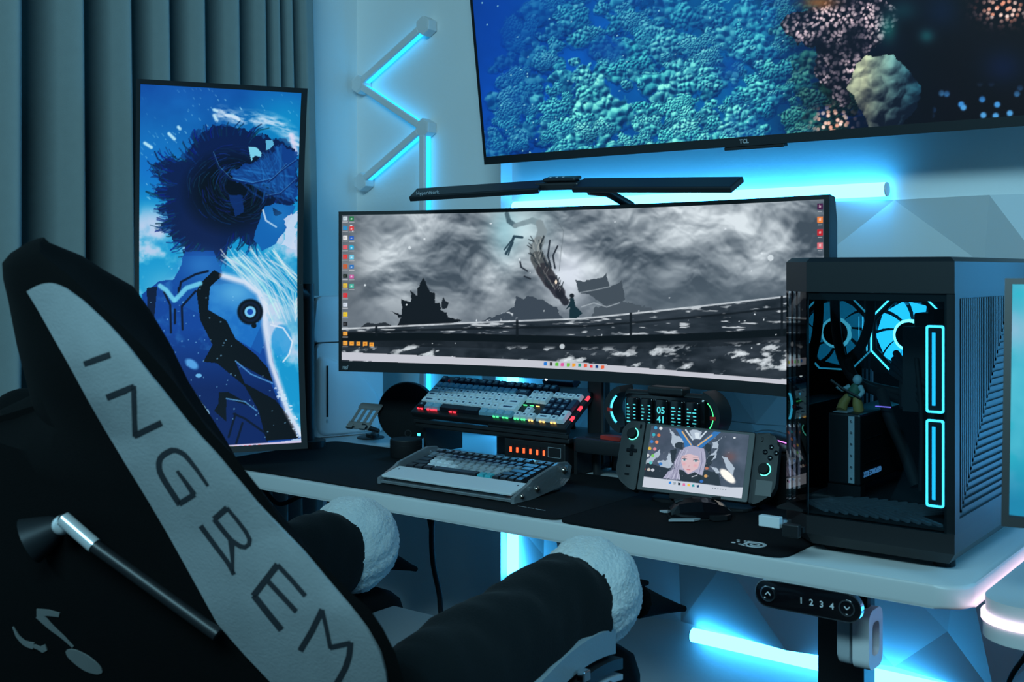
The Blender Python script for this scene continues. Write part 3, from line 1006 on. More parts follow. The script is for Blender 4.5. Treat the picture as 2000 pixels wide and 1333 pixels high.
# ================================================================== LAMP BAR OVER THE MONITOR
r = thing('lamp_bar', (-1.33, 2.12, 1.33), 'black double-arm desk lamp bar floating above the wide monitor', 'lamp')
def bar(name, p, q, wid, th, nrm):
    d = (Vector(q)-Vector(p))
    M = frame((Vector(p)+Vector(q))/2, d, nrm)
    return MB().prism([(-d.length/2, -wid/2), (d.length/2, -wid/2), (d.length/2, wid/2), (-d.length/2, wid/2)], -th/2, th/2, M, bev=.0025).build(name, M_DARKMET, r)
a0, a1 = U(808, 381, Y=1.865), U(1058, 365, Y=1.945)
b0, b1 = U(1130, 362, Y=1.955), U(1440, 361, Y=1.915)
bar('lamp_arm', a0, a1, .046, .013, (0, -.55, 1))
bar('lamp_arm', b0, b1, .046, .013, (0, -.55, 1))
h0_, h1_ = U(1056, 363, Y=1.955), U(1132, 361, Y=1.96)
hub = MB().box((0, 0, 0), ((h1_-h0_).length+.012, .034, .016), frame((h0_+h1_)/2, h1_-h0_, (0, -.25, 1)), bev=.004).build('hub', M_BLACK, r)
HM = frame((h0_+h1_)/2+Vector((0, -.004, .010)), h1_-h0_, (0, -.25, 1))
MB().box((.006, .004, .002), (.080, .030, .008), HM, bev=.0035).build('touch_plate', M_DARKMET, hub)
for k in range(3):
    MB().ring(circle(.0028, 12, -.022+.016*k, .003), circle(.0018, 12, -.022+.016*k, .003), .006, .0066, HM).build('touch_mark', M_WHITE, hub)
nk0 = U(1150, 372, Y=1.985)
MB().tube([nk0, nk0+Vector((.025, .035, -.004)), nk0+Vector((.055, .075, -.030)), nk0+Vector((.065, .11, -.08)), nk0+Vector((.065, .12, -.2))], .010, 12).build('neck', M_BLACK, r, 60)
lettering('lettering', 'HyperWork', .011, frame(a0+(a1-a0)*.17+Vector((0, -.0232, .0005)), a1-a0, (0, -1, -.25)), M_GREYP, r)

# ================================================================== PORTRAIT MONITOR
LL, LR = Vector((-2.122, 1.447, 0)), Vector((-1.931, 1.760, 0))
lx_ = (LR-LL).normalized()
LWD = (LR-LL).length
lnb = Vector((-lx_.y, lx_.x, 0))
RV = 1.55
Z0, Z1 = .792, 1.603
zm, hh_ = (Z0+Z1)/2, (Z1-Z0)/2
def lmp(a, z, back=0.0):
    f = math.sqrt(RV**2-(z-zm)**2)-math.sqrt(RV**2-hh_**2)
    p = LL+lx_*a+lnb*(f+back)
    return Vector((p.x, p.y, z))
r = thing('portrait_monitor', (-2.02, 1.66, DT), 'curved black monitor turned upright showing a blue armoured figure', 'monitor')
N = 30
m = MB()
m.loft([[lmp(0, z, 0), lmp(LWD, z, 0), lmp(LWD-.004, z, .012), lmp(LWD-.06, z, .028), lmp(.06, z, .028), lmp(.004, z, .012)] for z in np.linspace(Z0, Z1, N+1)])
m.build('housing', M_BLACK, r, 30)
bl, brt, bb, bt = .0085, .0135, .0135, .0105
m = MB()
for a0_, a1_ in ((0, bl), (LWD-brt, LWD)):
    m.loft([[lmp(a0_, z, -.002), lmp(a1_, z, -.002), lmp(a1_, z, .001), lmp(a0_, z, .001)] for z in np.linspace(Z0, Z1, N+1)])
for z0_, z1_ in ((Z0, Z0+bb), (Z1-bt, Z1)):
    m.loft([[lmp(bl, z, -.002), lmp(LWD-brt, z, -.002), lmp(LWD-brt, z, .001), lmp(bl, z, .001)] for z in (z0_, z1_)])
m.build('bezel', M_BLACK, r, 30)
def paint_lm(x, y):
    p = Paint(x, y)
    A = lambda *q: [(250+a/3.508, 140+b/3.508) for a, b in q]
    B = lambda *q: [(250+a/3.333, 500+b/3.333) for a, b in q]
    rs = np.random.RandomState(5)
    t = np.clip((y-160)/260, 0, 1)
    n = fbm(x, y, 60, 4, 2.)
    p.c = np.stack([10+10*n, 62+62*t+30*n, 148+40*t+30*n], -1)
    p.glow(560, 240, 90, 70, (10, 150, 205), .75, 1.3)
    p.glow(300, 330, 60, 50, (16, 110, 200), .7, 1.3)
    # cloud light left and right
    n2 = fbm(x, y, 42, 5, 12.)
    cl = np.clip((n2-.42)*5, 0, 1)
    p.mix((20, 150, 205), np.clip((y-370)/60, 0, 1)*.85)
    p.mix((120, 205, 232), cl*np.clip((y-390)/50, 0, 1)*.8)
    p.mix((196, 205, 235), np.clip((n2-.52)*7, 0, 1)*np.clip((y-400)/50, 0, 1)*.8)
    p.glow(300, 440, 40, 30, (190, 205, 235), .75, 1.3)
    p.glow(330, 560, 60, 40, (130, 200, 228), .5, 1.5)
    p.mix((215, 225, 240), np.clip((fbm(x, y, 55, 4, 44.)-.35)*3, 0, 1)*inpoly(x, y, B((640, 20), (760, 0), (1100, 0), (1120, 560), (1010, 640), (880, 260)))*.55)
    # spray
    for k in range(150):
        cx, cy = rs.uniform(275, 585), rs.uniform(170, 420)
        d = abs((cy-200)-(abs(cx-470))*.9)
        L_ = rs.uniform(1, 5)
        p.line([(cx, cy), (cx+L_*.8, cy+L_)], 1+1.2*rs.rand(), (150, 220, 245), .75*math.exp(-d/90))
    for a in (A((590, 262), (610, 270)), A((590, 300), (608, 335)), A((280, 425), (318, 462)), A((115, 490), (160, 520)), A((345, 380), (356, 392)), A((680, 300), (720, 300), (760, 330))):
        p.line(a, 6, (190, 235, 250), .9, 3)
    # halo arc of light over the head
    stk = np.clip(fbm(x*.5+y*.25, y*1.6-x*.4, 9, 3, 31.)*2.6-.75, 0, 1)
    for w, al in ((34, .35), (20, .6), (9, .95)):
        p.line(A((640, 290), (760, 320), (880, 325), (980, 340), (1060, 380), (1120, 440), (1160, 500)), w, (205, 226, 246), al*stk, 8)
    p.line(A((1120, 440), (1150, 560), (1080, 600)), 9, (225, 215, 240), .8, 6)
    # hair
    hair = A((440, 480), (520, 405), (640, 365), (780, 390), (900, 440), (1060, 470), (1160, 545), (1150, 900), (1040, 960), (940, 930), (910, 1060), (870, 1200), (760, 1150), (690, 1200), (640, 1320), (560, 1290), (450, 1240), (400, 1230), (330, 1180), (270, 1090), (230, 1080), (290, 1010), (200, 950), (280, 900), (170, 840), (270, 780), (180, 700), (260, 680), (150, 640), (290, 590), (400, 600))
    p.poly(hair, (7, 34, 92), .55, 40, 20)
    p.poly(hair, (6, 24, 72), .95, 22, 9)
    # wisps leaving the outline
    hp = np.array(hair)
    for k in range(330):
        i0 = rs.randint(len(hp))
        q0 = hp[i0]+(hp[(i0+1) % len(hp)]-hp[i0])*rs.rand()
        if q0[0] > 505 and q0[1] > 250:
            continue
        d = q0-np.array((455, 350))
        d = d/np.hypot(*d)
        tn = np.array((-d[1], d[0]))*rs.uniform(.1, .9)
        L_ = rs.uniform(8, 30)
        st = q0-d*rs.uniform(4, 22)
        e1_, e2_ = st+d*L_*.6+tn*L_*.25, st+d*L_*.95+tn*L_*.8
        p.line([tuple(st), tuple(e1_), tuple(e2_)], rs.uniform(.8, 2.8), (4+rs.randint(6), 20+rs.randint(46), 66+rs.randint(70)), .8, 1.4)
    dk = np.clip(1.15-np.hypot((x-452)/92, (y-375)/80), 0, 1)
    p.mix((1, 5, 20), np.clip(dk*1.7, 0, .96)*inpoly(x, y, hair))
    for k in range(210):
        an = rs.uniform(0, 2*PI)
        rr = rs.uniform(20, 95)
        c0_ = np.array((462+rr*math.cos(an)*1.05, 365+rr*math.sin(an)*.85))
        t0_ = an+PI/2+rs.uniform(-.25, .25)
        L_ = rs.uniform(12, 42)
        dv = np.array((math.cos(t0_), math.sin(t0_)))
        nv_ = np.array((math.cos(an), math.sin(an)))
        pts_ = [tuple(c0_), tuple(c0_+dv*L_*.5-nv_*L_*.08), tuple(c0_+dv*L_-nv_*L_*.35)]
        if not (285 < pts_[2][0] < 580):
            continue
        p.line(pts_, rs.uniform(.7, 1.7), (8+rs.randint(18), 34+rs.randint(80), 100+rs.randint(95)), rs.uniform(.15, .5), 1.2)
    # swept fringe: overlapping locks
    p.poly(A((690, 690), (800, 640), (960, 590), (1060, 500), (1160, 560), (1150, 900), (1050, 840), (960, 760), (850, 770), (740, 760)), (12, 62, 140), .9, 12, 10)
    for k in range(90):
        t_ = rs.rand()
        s_ = (720+t_*330+rs.uniform(-20, 20), 720-t_*210+rs.uniform(-25, 25))
        e_ = (900+rs.uniform(0, 250), 760+rs.uniform(-120, 140))
        m_ = ((s_[0]+e_[0])/2+20, (s_[1]+e_[1])/2+45*rs.rand())
        v_ = rs.rand()
        p.line(A(s_, m_, e_), rs.uniform(.8, 4.0), (8+22*v_, 42+70*v_, 108+82*v_), .6, 1.6)
    for q in (A((720, 745), (850, 770), (990, 740), (1080, 640)), A((960, 760), (1040, 690), (1150, 610)), A((940, 860), (1040, 840), (1150, 740)), A((580, 560), (620, 660), (700, 740), (800, 760))):
        p.line(q, 2.6, (6, 28, 88), .8, 2)
        p.line([(a+1.5, b-3) for a, b in q], 1.0, (80, 160, 220), .6)
    # head ornaments
    p.poly(A((825, 515), (880, 520), (915, 560), (910, 585), (870, 575), (845, 615)), (120, 205, 232))
    p.poly(A((850, 590), (880, 580), (900, 595), (860, 620)), (4, 14, 40))
    p.poly(A((945, 470), (990, 468), (1000, 500), (970, 530), (945, 540)), (90, 175, 215))
    # face in shade
    p.poly(A((935, 930), (1000, 905), (1150, 920), (1120, 1000), (1085, 1050), (1090, 1080), (1040, 1130), (1015, 1180), (920, 1230), (860, 1150), (890, 1040)), (16, 98, 176), 1, 5)
    p.poly(A((990, 930), (1060, 970), (1020, 990), (1000, 985)), (3, 14, 50))
    p.line(A((925, 950), (945, 1020), (1015, 1065)), 3.2, (210, 230, 245), .9)
    p.poly(A((690, 850), (790, 850), (790, 960), (740, 990)), (9, 44, 108), .9, 6)
    # bright wind-blown strands right
    p.mix((40, 130, 200), np.exp(-(((x-545)/22)**2+((y-425)/26)**2))*.5*inpoly(x, y, A((935, 930), (1000, 905), (1150, 920), (1085, 1050), (1015, 1180), (920, 1230), (860, 1150))))
    p.poly(A((1060, 1010), (1120, 975), (1160, 960), (1150, 1210), (1040, 1190), (1090, 1080)), (200, 215, 240), .9, 14)
    for k in range(40):
        a0 = rs.uniform(620, 1000)
        q = B((a0-40, rs.uniform(-60, 30)), (a0+70, 90+rs.uniform(-20, 40)), (a0+180, 190+rs.uniform(-30, 60)), (min(1090, a0+260), 330+rs.uniform(-40, 120)))
        p.line(q, rs.uniform(1, 2.6), (170+rs.randint(70), 215+rs.randint(30), 240), .65, 1.5)
    # armoured torso
    p.poly(B((95, 245), (200, 170), (300, 150), (345, 60), (370, -30), (560, -30), (620, 130), (760, 165), (880, 275), (875, 400), (905, 520), (950, 700), (1010, 900), (1060, 1040), (1130, 1190), (620, 1260), (350, 830), (95, 640)), (14, 66, 152), 1, 5)
    sh = np.clip((x-300)/240, 0, 1)*np.clip(1-(y-520)/330, 0, 1)
    p.mix((30, 128, 205), sh*inpoly(x, y, B((200, 170), (360, 0), (560, 0), (760, 165), (880, 275), (905, 520), (860, 640), (560, 420), (300, 300)))*.75)
    p.mix((4, 22, 74), np.clip((y-640)/120, 0, 1)*inpoly(x, y, B((95, 380), (560, 480), (900, 760), (1000, 1000), (900, 1240), (600, 1240), (95, 640)))*.75)
    p.poly(B((530, 200), (640, 180), (760, 180), (860, 270), (880, 420), (800, 600), (700, 540), (640, 420), (525, 350)), (26, 112, 196), .85)
    p.glow(250+700/3.333, 500+240/3.333, 50, 34, (110, 195, 235), .65, 1.4)
    p.glow(250+480/3.333, 500+60/3.333, 40, 30, (50, 130, 205), .6, 1.4)
    p.mix((60, 150, 215), np.clip((fbm(x, y, 22, 4, 61.)-.52)*4, 0, 1)*.35*inpoly(x, y, B((95, 245), (300, 150), (560, 0), (880, 275), (905, 520), (560, 620), (95, 560))))
    # near-black bands
    p.poly(B((470, 180), (560, 92), (620, 125), (535, 200), (520, 350), (640, 420), (700, 540), (830, 640), (910, 730), (945, 825), (800, 745), (700, 690), (760, 830), (960, 940), (1060, 1060), (1110, 1190), (900, 1205), (850, 1010), (760, 850), (580, 700), (490, 690), (550, 580), (470, 420), (445, 230)), (3, 6, 14))
    p.poly(B((590, 890), (650, 885), (830, 990), (640, 930), (640, 1080), (560, 1010), (590, 960)), (3, 8, 20))
    p.poly(B((120, 210), (190, 200), (170, 420), (130, 380)), (4, 12, 40), .9)
    p.poly(B((150, 500), (290, 600), (340, 840), (200, 720)), (2, 8, 28), .9, 8)
    for q in (B((235, 235), (275, 320), (280, 500)), B((440, 230), (350, 330), (355, 480)), B((305, 350), (305, 440)), B((335, 220), (345, 170), (440, 120), (520, 100)), B((690, 1030), (760, 1060), (900, 1160)), B((700, 1030), (655, 1180)), B((745, 1090), (705, 1220)), B((330, 210), (330, 260))):
        p.line(q, 4.2, (3, 10, 34), .95, 1.5)
    for q in (B((208, 195), (250, 225), (300, 290)), B((310, 285), (380, 210), (470, 180))):
        p.line(q, 9, (110, 205, 235), .9, 3)
    for q in (B((700, 685), (800, 770), (940, 830)), B((100, 460), (190, 490)), B((640, 930), (760, 950), (840, 1010))):
        p.line(q, 2.4, (90, 165, 225), .8)
    p.ell(250+415/3.333, 500+705/3.333, 14, 8, (90, 170, 235), .9, .6, .5)
    p.ell(250+460/3.333, 500+780/3.333, 6, 4, (110, 190, 240), .9)
    # rim of light down the arm
    for w, al in ((16, .4), (8, .9)):
        p.line(B((620, 130), (760, 170), (850, 240), (890, 330), (890, 450), (905, 540), (930, 690), (985, 850), (1040, 1010), (1120, 1160)), w, (214, 226, 244), al, 4)
    # shoulder disc
    p.ell(250+795/3.333, 500+365/3.333, 25, 25, (3, 6, 16))
    p.ell(250+795/3.333, 500+365/3.333, 20, 20, (20, 40, 80), .5)
    p.ell(250+795/3.333, 500+365/3.333, 15, 15, (4, 8, 20))
    p.ell(250+795/3.333, 500+365/3.333, 11, 11, (120, 200, 240))
    p.ell(250+795/3.333, 500+365/3.333, 6, 6, (20, 70, 170))
    p.ell(250+820/3.333, 500+455/3.333, 5, 5, (3, 6, 16))
    # second pale form at right
    p.ell(250+1000/3.333, 500+555/3.333, 20, 32, (40, 150, 215), .8)
    p.line(B((930, 450), (1010, 470), (1070, 560), (1050, 640), (1010, 690)), 3, (220, 232, 246), .9)
    # light wedge lower left
    p.poly(B((350, 830), (420, 880), (520, 1010), (580, 1160), (520, 1120), (430, 1020)), (150, 205, 235), .85, 8)
    for k in range(120):
        cx, cy = rs.uniform(290, 590), rs.uniform(520, 855)
        p.ell(cx, cy, .8+rs.rand(), .8+rs.rand(), (130, 200, 240), .55)
    for k in range(60):
        tt = rs.rand()
        cx, cy = 545+tt*40+rs.uniform(-8, 8), 760+tt*95+rs.uniform(-8, 8)
        p.ell(cx, cy, 1+2*rs.rand(), 1+2*rs.rand(), (200, 225, 245), .8)
    # taskbar
    tb = np.interp(x, [280, 440, 592], [880, 870.5, 861])
    p.mix((206, 196, 226), np.clip((y-tb)/1.2+.5, 0, 1))
    for k, c in enumerate([(40, 120, 210), (120, 190, 120), (240, 170, 60), (30, 150, 200), (230, 90, 80), (225, 40, 70), (20, 60, 120), (235, 100, 70)]):
        xx = 441+k*9.3
        yy = np.interp(xx, [440, 592], [875, 866.5])
        p.rect(xx-2.6, yy-2.8, xx+2.6, yy+2.8, c)
    return p.c
nu, nv = 300, 620
aa = np.linspace(bl, LWD-brt, nu)
zz = np.linspace(Z0+bb, Z1-bt, nv)
ff = np.sqrt(RV**2-(zz-zm)**2)-math.sqrt(RV**2-hh_**2)-.0005
P3 = np.zeros((nv, nu, 3))
for k in range(2):
    P3[..., k] = LL[k]+lx_[k]*aa[None, :]+lnb[k]*ff[:, None]
P3[..., 2] = zz[:, None]
screen('screen', P3, paint_lm, r)
q = lmp(LWD-.0065, 1.165, -.0025)
MB().ring(rounded_rect(.006, .010, .0012, 3), rounded_rect(.0045, .0085, .0008, 3), 0, .0006, frame(q, lx_, -lnb)).build('emblem', M_COPPER, r)
q = lmp(LWD/2, 1.2, .055)
MB().box((0, 0, 0), (.10, .10, .05), frame(q, lx_, lnb), bev=.008).build('mount', M_BLACK, r)
e1 = Vector((-2.14, 1.95, 1.13))
MB().tube([q, (q+e1)/2+Vector((-.03, .05, 0)), e1], .017, 12).build('arm', M_BLACK, r, 60)
MB().cyl((e1.x, e1.y, DT), (e1.x, e1.y, 1.16), .017).build('arm_post', M_BLACK, r, 60)
MB().cyl((e1.x, e1.y, DT+.0003), (e1.x, e1.y, DT+.02), .045).build('arm_foot', M_BLACK, r, 60)

# ================================================================== MONITOR AT THE RIGHT EDGE
RM = frame((-.403, 1.580, .858), (.985, .165, 0), (.165*.985, -.985*.985, .172))
r = thing('monitor', (-.16, 1.70, .745), 'black monitor at the right edge with a teal picture and dark taskbar', 'monitor')
MB().box((.275, .165, -.012), (.55, .33, .022), RM, bev=.004).build('housing', M_BLACK, r)
MB().ring([(0, 0), (.55, 0), (.55, .33), (0, .33)], [(.0095, .012), (.5405, .012), (.5405, .322), (.0095, .322)], -.001, .0015, RM).build('bezel', M_BLACK, r)
def paint_rm(x, y):
    p = Paint(x, y)
    n = fbm(x, y, 90, 4, 9.)
    n2 = fbm(x, y, 40, 4, 19.)
    p.c = np.stack([25+70*n, 150+50*n, 180+40*n], -1)
    p.mix((20, 175, 195), np.clip((n2-.5)*4, 0, 1)*.6)
    p.mix((200, 190, 215), np.exp(-((y-640)/40)**2)*.5)
    p.mix((10, 100, 150), np.clip((y-870)/110, 0, 1)*.6)
    tb = 1004+(x-1958)*.12
    p.mix((14, 34, 46), np.clip((y-tb)/1.2, 0, 1))
    for k in range(3):
        xx = 1965+k*16
        p.rect(xx-4, 1011+k*2, xx+4, 1018+k*2, (205, 215, 220))
    return p.c
nu, nv = 160, 330
ua, va = np.linspace(.0095, .5405, nu)**1, np.linspace(.012, .322, nv)
Ra = np.array(RM)
P3 = np.zeros((nv, nu, 3))
for k in range(3):
    P3[..., k] = Ra[k, 0]*ua[None, :]+Ra[k, 1]*va[:, None]+Ra[k, 2]*.0006+Ra[k, 3]
screen('screen', P3, paint_rm, r)
c = RM @ Vector((.275, .12, -.05))
MB().box((c.x, c.y, .84), (.05, .03, .19), bev=.006).build('stand_column', M_BLACK, r)
MB().box((c.x, c.y, .7505), (.22, .17, .01), bev=.003).build('stand_base', M_BLACK, r)
# ================================================================== COMPUTER CASE
r = thing('computer_case', (-.643, 1.937, DT), 'black glass-fronted computer tower with glowing blue fans on the desk corner', 'computer')
XL, XR, YF, YB = -.787, -.500, 1.709, 2.165
foot = [(-.727, YF), (XR, YF), (XR, YB), (XL, YB), (XL, 1.768)]
def inset(poly, d):
    cx = sum(p[0] for p in poly)/len(poly); cy = sum(p[1] for p in poly)/len(poly)
    out = []
    n = len(poly)
    for i in range(n):
        p, a, b = Vector(poly[i]), Vector(poly[i-1]), Vector(poly[(i+1) % n])
        e1, e2 = (p-a).normalized(), (b-p).normalized()
        n1, n2 = Vector((-e1.y, e1.x)), Vector((-e2.y, e2.x))
        q = (n1+n2)/(1+n1.dot(n2))
        out.append(tuple(p+q*d))
    return out
m = MB()
lv = [(0.0265, DT+.012), (.012, DT+.0125), (0, DT+.030), (0, DT+.058)]
m.loft([[(x, y, z) for x, y in inset(foot, i)] for i, z in lv])
pl = m.build('plinth', M_BLACK, r)
for fx, fy in ((-.70, 1.76), (-.53, 1.76), (-.75, 2.11), (-.53, 2.11)):
    MB().cyl((fx, fy, DT+.0002), (fx, fy, DT+.013), .016, n=14).build('foot', M_MATTE, r)
m = MB()
m.loft([[(x, y, z) for x, y in inset(foot, i)] for i, z in ((0, 1.160), (0, 1.207), (.008, 1.214), (.011, 1.214))])
m.build('top_cover', M_DARKMET, r)
ZG0, ZG1 = DT+.0585, 1.1598
def pane(p, q, t=.004):
    p, q = Vector(p), Vector(q)
    d = (q-p)
    M = frame((p.x, p.y, 0), (d.x, d.y, 0), (0, 0, 1))
    return MB().span((.0006, 0, ZG0), (d.length-.0006, t, ZG1), M=M)
pane((-.727, YF), (XR-.0005, YF)).build('front_glass', G_PC, r)
pane((XL, 1.768), (-.727, YF)).build('corner_glass', G_PC, r)
pane((XL, YB-.012), (XL, 1.768)).build('side_glass', G_PC, r)
# opaque printed border behind the front pane
m = MB()
m.span((-.516, YF+.0045, ZG0), (XR-.002, YF+.0065, ZG1))
m.span((-.727, YF+.0045, ZG1-.012), (-.516, YF+.0065, ZG1))
m.build('glass_border', M_MATTE, r)
MB().span((-.728, YF+.0045, ZG0), (-.7255, YF+.007, ZG1)).build('corner_post', M_DARKMET, r)
# right-hand vent panel
MB().span((XR-.012, YF+.002, DT+.058), (XR-.004, YB, 1.160)).build('side_panel', M_BLACK, r)
m = MB()
m.span((XR-.004, YF+.002, DT+.058), (XR, YF+.024, 1.160)); m.span((XR-.004, YF+.024, DT+.058), (XR, YB, DT+.078))
m.build('panel_rim', M_DARKMET, r)
for i in range(26):
    y_ = YF+.030+i*.0098
    zlow = DT+.086+i*.0112
    s = MB()
    s.span((XR-.004, y_, zlow), (XR+.0006, y_+.0046, 1.152))
    if y_+.02 < YF+.33:
        s.span((XR-.004, y_, zlow), (XR+.0006, YF+.345, zlow+.0052))
    s.build('vent_slat', M_DARKMET, r)
m = MB()
m.span((XR-.004, YF+.35, DT+.078), (XR, YB, 1.160))
m.build('rear_strip', M_DARKMET, r)
# inner tray, back wall with slots, ceiling slots
flo = DT+.060
MB().span((XL+.006, YF+.01, flo), (XR-.014, YB-.004, flo+.004)).build('inner_floor', M_MATTE, r)
for i in range(13):
    s = MB()
    xx = -.755+i*.016
    for a, b in (((xx, 1.775), (xx+.055, 1.86)), ((xx, 1.775), (xx+.055, 1.725))):
        d = Vector((b[0]-a[0], b[1]-a[1], 0))
        M = frame((a[0], a[1], flo+.005), d, (0, 0, 1))
        s.box((d.length/2, 0, .001), (d.length, .0055, .004), M)
    if xx+.055 < XR-.02:
        s.build('floor_rib', mat('rib_grey', (.11, .13, .15, 1), .5) if i == 0 else MATS['rib_grey'], r)
MB().span((XL+.004, YB-.006, DT+.058), (XR-.012, YB, 1.160)).build('back_plate', M_MATTE, r)
for i in range(9):
    MB().span((-.775+i*.0235, YB-.0075, 1.128), (-.762+i*.0235, YB-.0062, 1.150)).build('rear_slot', M_GREYP, r)
# motherboard tray on the right with boards
MB().span((XR-.095, 1.89, DT+.1), (XR-.085, YB-.008, 1.13)).build('motherboard', M_MATTE, r)
MB().span((-.655, 2.0, 1.02), (XR-.096, 2.10, 1.12), bev=.004).build('heatsink', M_BLACK, r)
MB().span((-.665, 1.95, .955), (XR-.096, 2.06, 1.01), bev=.006).build('pump_block', M_BLACK, r)
for i in range(4):
    MB().span((-.64, 1.90+i*.011, .96), (XR-.096, 1.905+i*.011, 1.10)).build('memory_stick', M_DARKMET, r)
def fan(center, xdir, ndir, size, depth=.026):
    M = frame(center, xdir, ndir)
    o8 = [(size/2*a, size/2*b) for a, b in ((1, .45), (.45, 1), (-.45, 1), (-1, .45), (-1, -.45), (-.45, -1), (.45, -1), (1, -.45))]
    fr = MB().ring(o8 if False else [(size/2*a, size/2*b) for a, b in ((1, .9), (.9, 1), (-.9, 1), (-1, .9), (-1, -.9), (-.9, -1), (.9, -1), (1, -.9))],
                   [(size*.46*math.cos(math.radians(22.5+45*i)), size*.46*math.sin(math.radians(22.5+45*i))) for i in range(8)], -depth, 0, M).build('fan_frame', M_BLACK, r)
    a = [(x*.985, y*.985) for x, y in o8]
    b = [(x*.945, y*.945) for x, y in o8]
    MB().ring(a, b, .0002, .0020, M).build('light_line', E_AQUA, fr)
    R_ = size*.44
    for k in range(9):
        s = MB()
        th = 2*PI*k/9
        vs = []
        for j in range(5):
            rr = .022+(R_-.022)*j/4
            for e, dz in ((0, -.003), (.64, -.013)):
                a_ = th+e+.35*j/4
                vs.append((rr*math.cos(a_), rr*math.sin(a_), dz))
        vs2 = [(p[0], p[1], p[2]-.0012) for p in vs]
        fs = [(2*j, 2*j+1, 2*j+3, 2*j+2) for j in range(4)]
        s.add(vs+vs2, fs+[tuple(i+10 for i in f[::-1]) for f in fs]+[(0, 2, 12, 10), (8, 9, 19, 18), (9, 7, 17, 19), (1, 0, 10, 11)], M)
        s.build('fan_blade', E_FAN, fr)
    MB().lathe([(.0300, -.010), (.0300, -.002), (.0240, -.001)], 28, M).build('hub_glow', E_FANHOT, fr, 40)
    MB().lathe([(.0245, -.008), (.0245, .001), (.022, .002)], 28, M).build('hub', M_MATTE, fr, 40)
    return fr
fan((-.712, YB-.018, 1.072), (1, 0, 0), (0, -1, 0), .146)
# side intake fans seen edge-on: glowing rounded frames
for zc_ in (1.045, .903):
    x0_, x1_ = -.5545, -.5275
    b = MB().span((x0_, 1.752, zc_-.066), (x1_, 1.878, zc_+.066), bev=.003).build('side_fan', M_MATTE, r)
    M = frame(((x0_+x1_)/2, 1.7515, zc_), (1, 0, 0), (0, -1, 0))
    MB().ring(rounded_rect(.027, .132, .004, 4), rounded_rect(.0215, .1255, .0025, 4), -.001, .0016, M).build('light_frame', E_AQUA, b)
    MB().span((-.0045, -.055, 0), (.0005, .055, .0008), M=M).build('inner_glow', E_FAN, b)
# upright graphics card
gx0, gx1, gy0, gy1, gz0, gz1 = -.748, -.692, 1.848, 2.125, .836, .955
gp = MB().span((gx0, gy0, gz0), (gx1, gy1, gz1), bev=.004).build('graphics_card', M_BLACK, r)
MB().span((gx0+.036, gy0-.0012, gz0+.004), (gx0+.046, gy0+.0002, gz1-.004)).build('bracket', M_GREYP, gp)
for k in range(6):
    MB().sphere((gx0+.041, gy0-.002, gz0+.012+.019*k), .0022, 8, 6).build('screw', M_CHROME, gp)
lettering('lettering', 'GEFORCE RTX', .0125, frame((gx1+.0006, gy0+.055, gz0+.018), (0, -1, 0), (1, 0, 0)), emis('card_lettering', (.10, .35, .75, 1), .5), gp, bold=.0002)
for dz in (.035, .075):
    MB().span((gx1, gy0+.02, gz0+dz), (gx1+.0008, gy0+.10, gz0+dz+.001)).build('groove', M_DARKMET, gp)
MB().span((gx0+.005, gy0+.01, gz1), (gx0+.03, gy0+.09, gz1+.0008)).build('card_plate', M_GREYP, gp)
MB().span((gx0, gy0, flo+.004), (gx1, gy0+.02, gz0)).build('card_support', M_MATTE, r)
# hoses and cables
def hose(pts, rad, mt=M_MATTE):
    P = [Vector(q) for q in pts]
    S = []
    for i in range(len(P)-1):
        p0, p1, p2, p3 = P[max(i-1, 0)], P[i], P[i+1], P[min(i+2, len(P)-1)]
        for k in range(6):
            t = k/6
            S.append(.5*((2*p1)+(p2-p0)*t+(2*p0-5*p1+4*p2-p3)*t*t+(3*p1-p0-3*p2+p3)*t**3))
    S.append(P[-1])
    return MB().tube(S, rad, 10).build('hose', mt, r, 60)
hose([U(1630, 575, Y=1.93), U(1633, 640, Y=1.93), U(1645, 700, Y=1.93), U(1672, 745, Y=1.94), U(1712, 765, Y=1.97), U(1770, 785, Y=2.0)], .0085)
hose([U(1700, 575, Y=1.96), U(1698, 630, Y=1.95), U(1680, 680, Y=1.94), U(1658, 705, Y=1.93), U(1668, 735, Y=1.94), U(1700, 755, Y=1.97), U(1775, 770, Y=2.0)], .0085)
for k in range(4):
    hose([U(1750-3*k, 690+12*k, Y=1.98), U(1772, 720+10*k, Y=1.93), U(1800, 745+14*k, Y=1.90), U(1822, 760+18*k, Y=1.90)], .006)
hose([U(1722, 765, Y=1.95), U(1738, 820, Y=1.92), U(1765, 880, Y=1.90), U(1790, 950, Y=1.88)], .010)
hose([U(1790, 700, Y=1.90), U(1800, 820, Y=1.88), U(1798, 960, Y=1.86)], .004)
for (px, py) in ((1770, 660), (1768, 705), (1763, 730)):
    q = U(px, py, Y=1.945)
    MB().box(q, (.003, .002, .012)).build('board_led', E_AQUA, r)
q = U(1725, 795, Y=1.90)
MB().box(q, (.026, .003, .0016)).build('board_led', emis('board_violet', (.25, .2, 1, 1), 1.2), r)

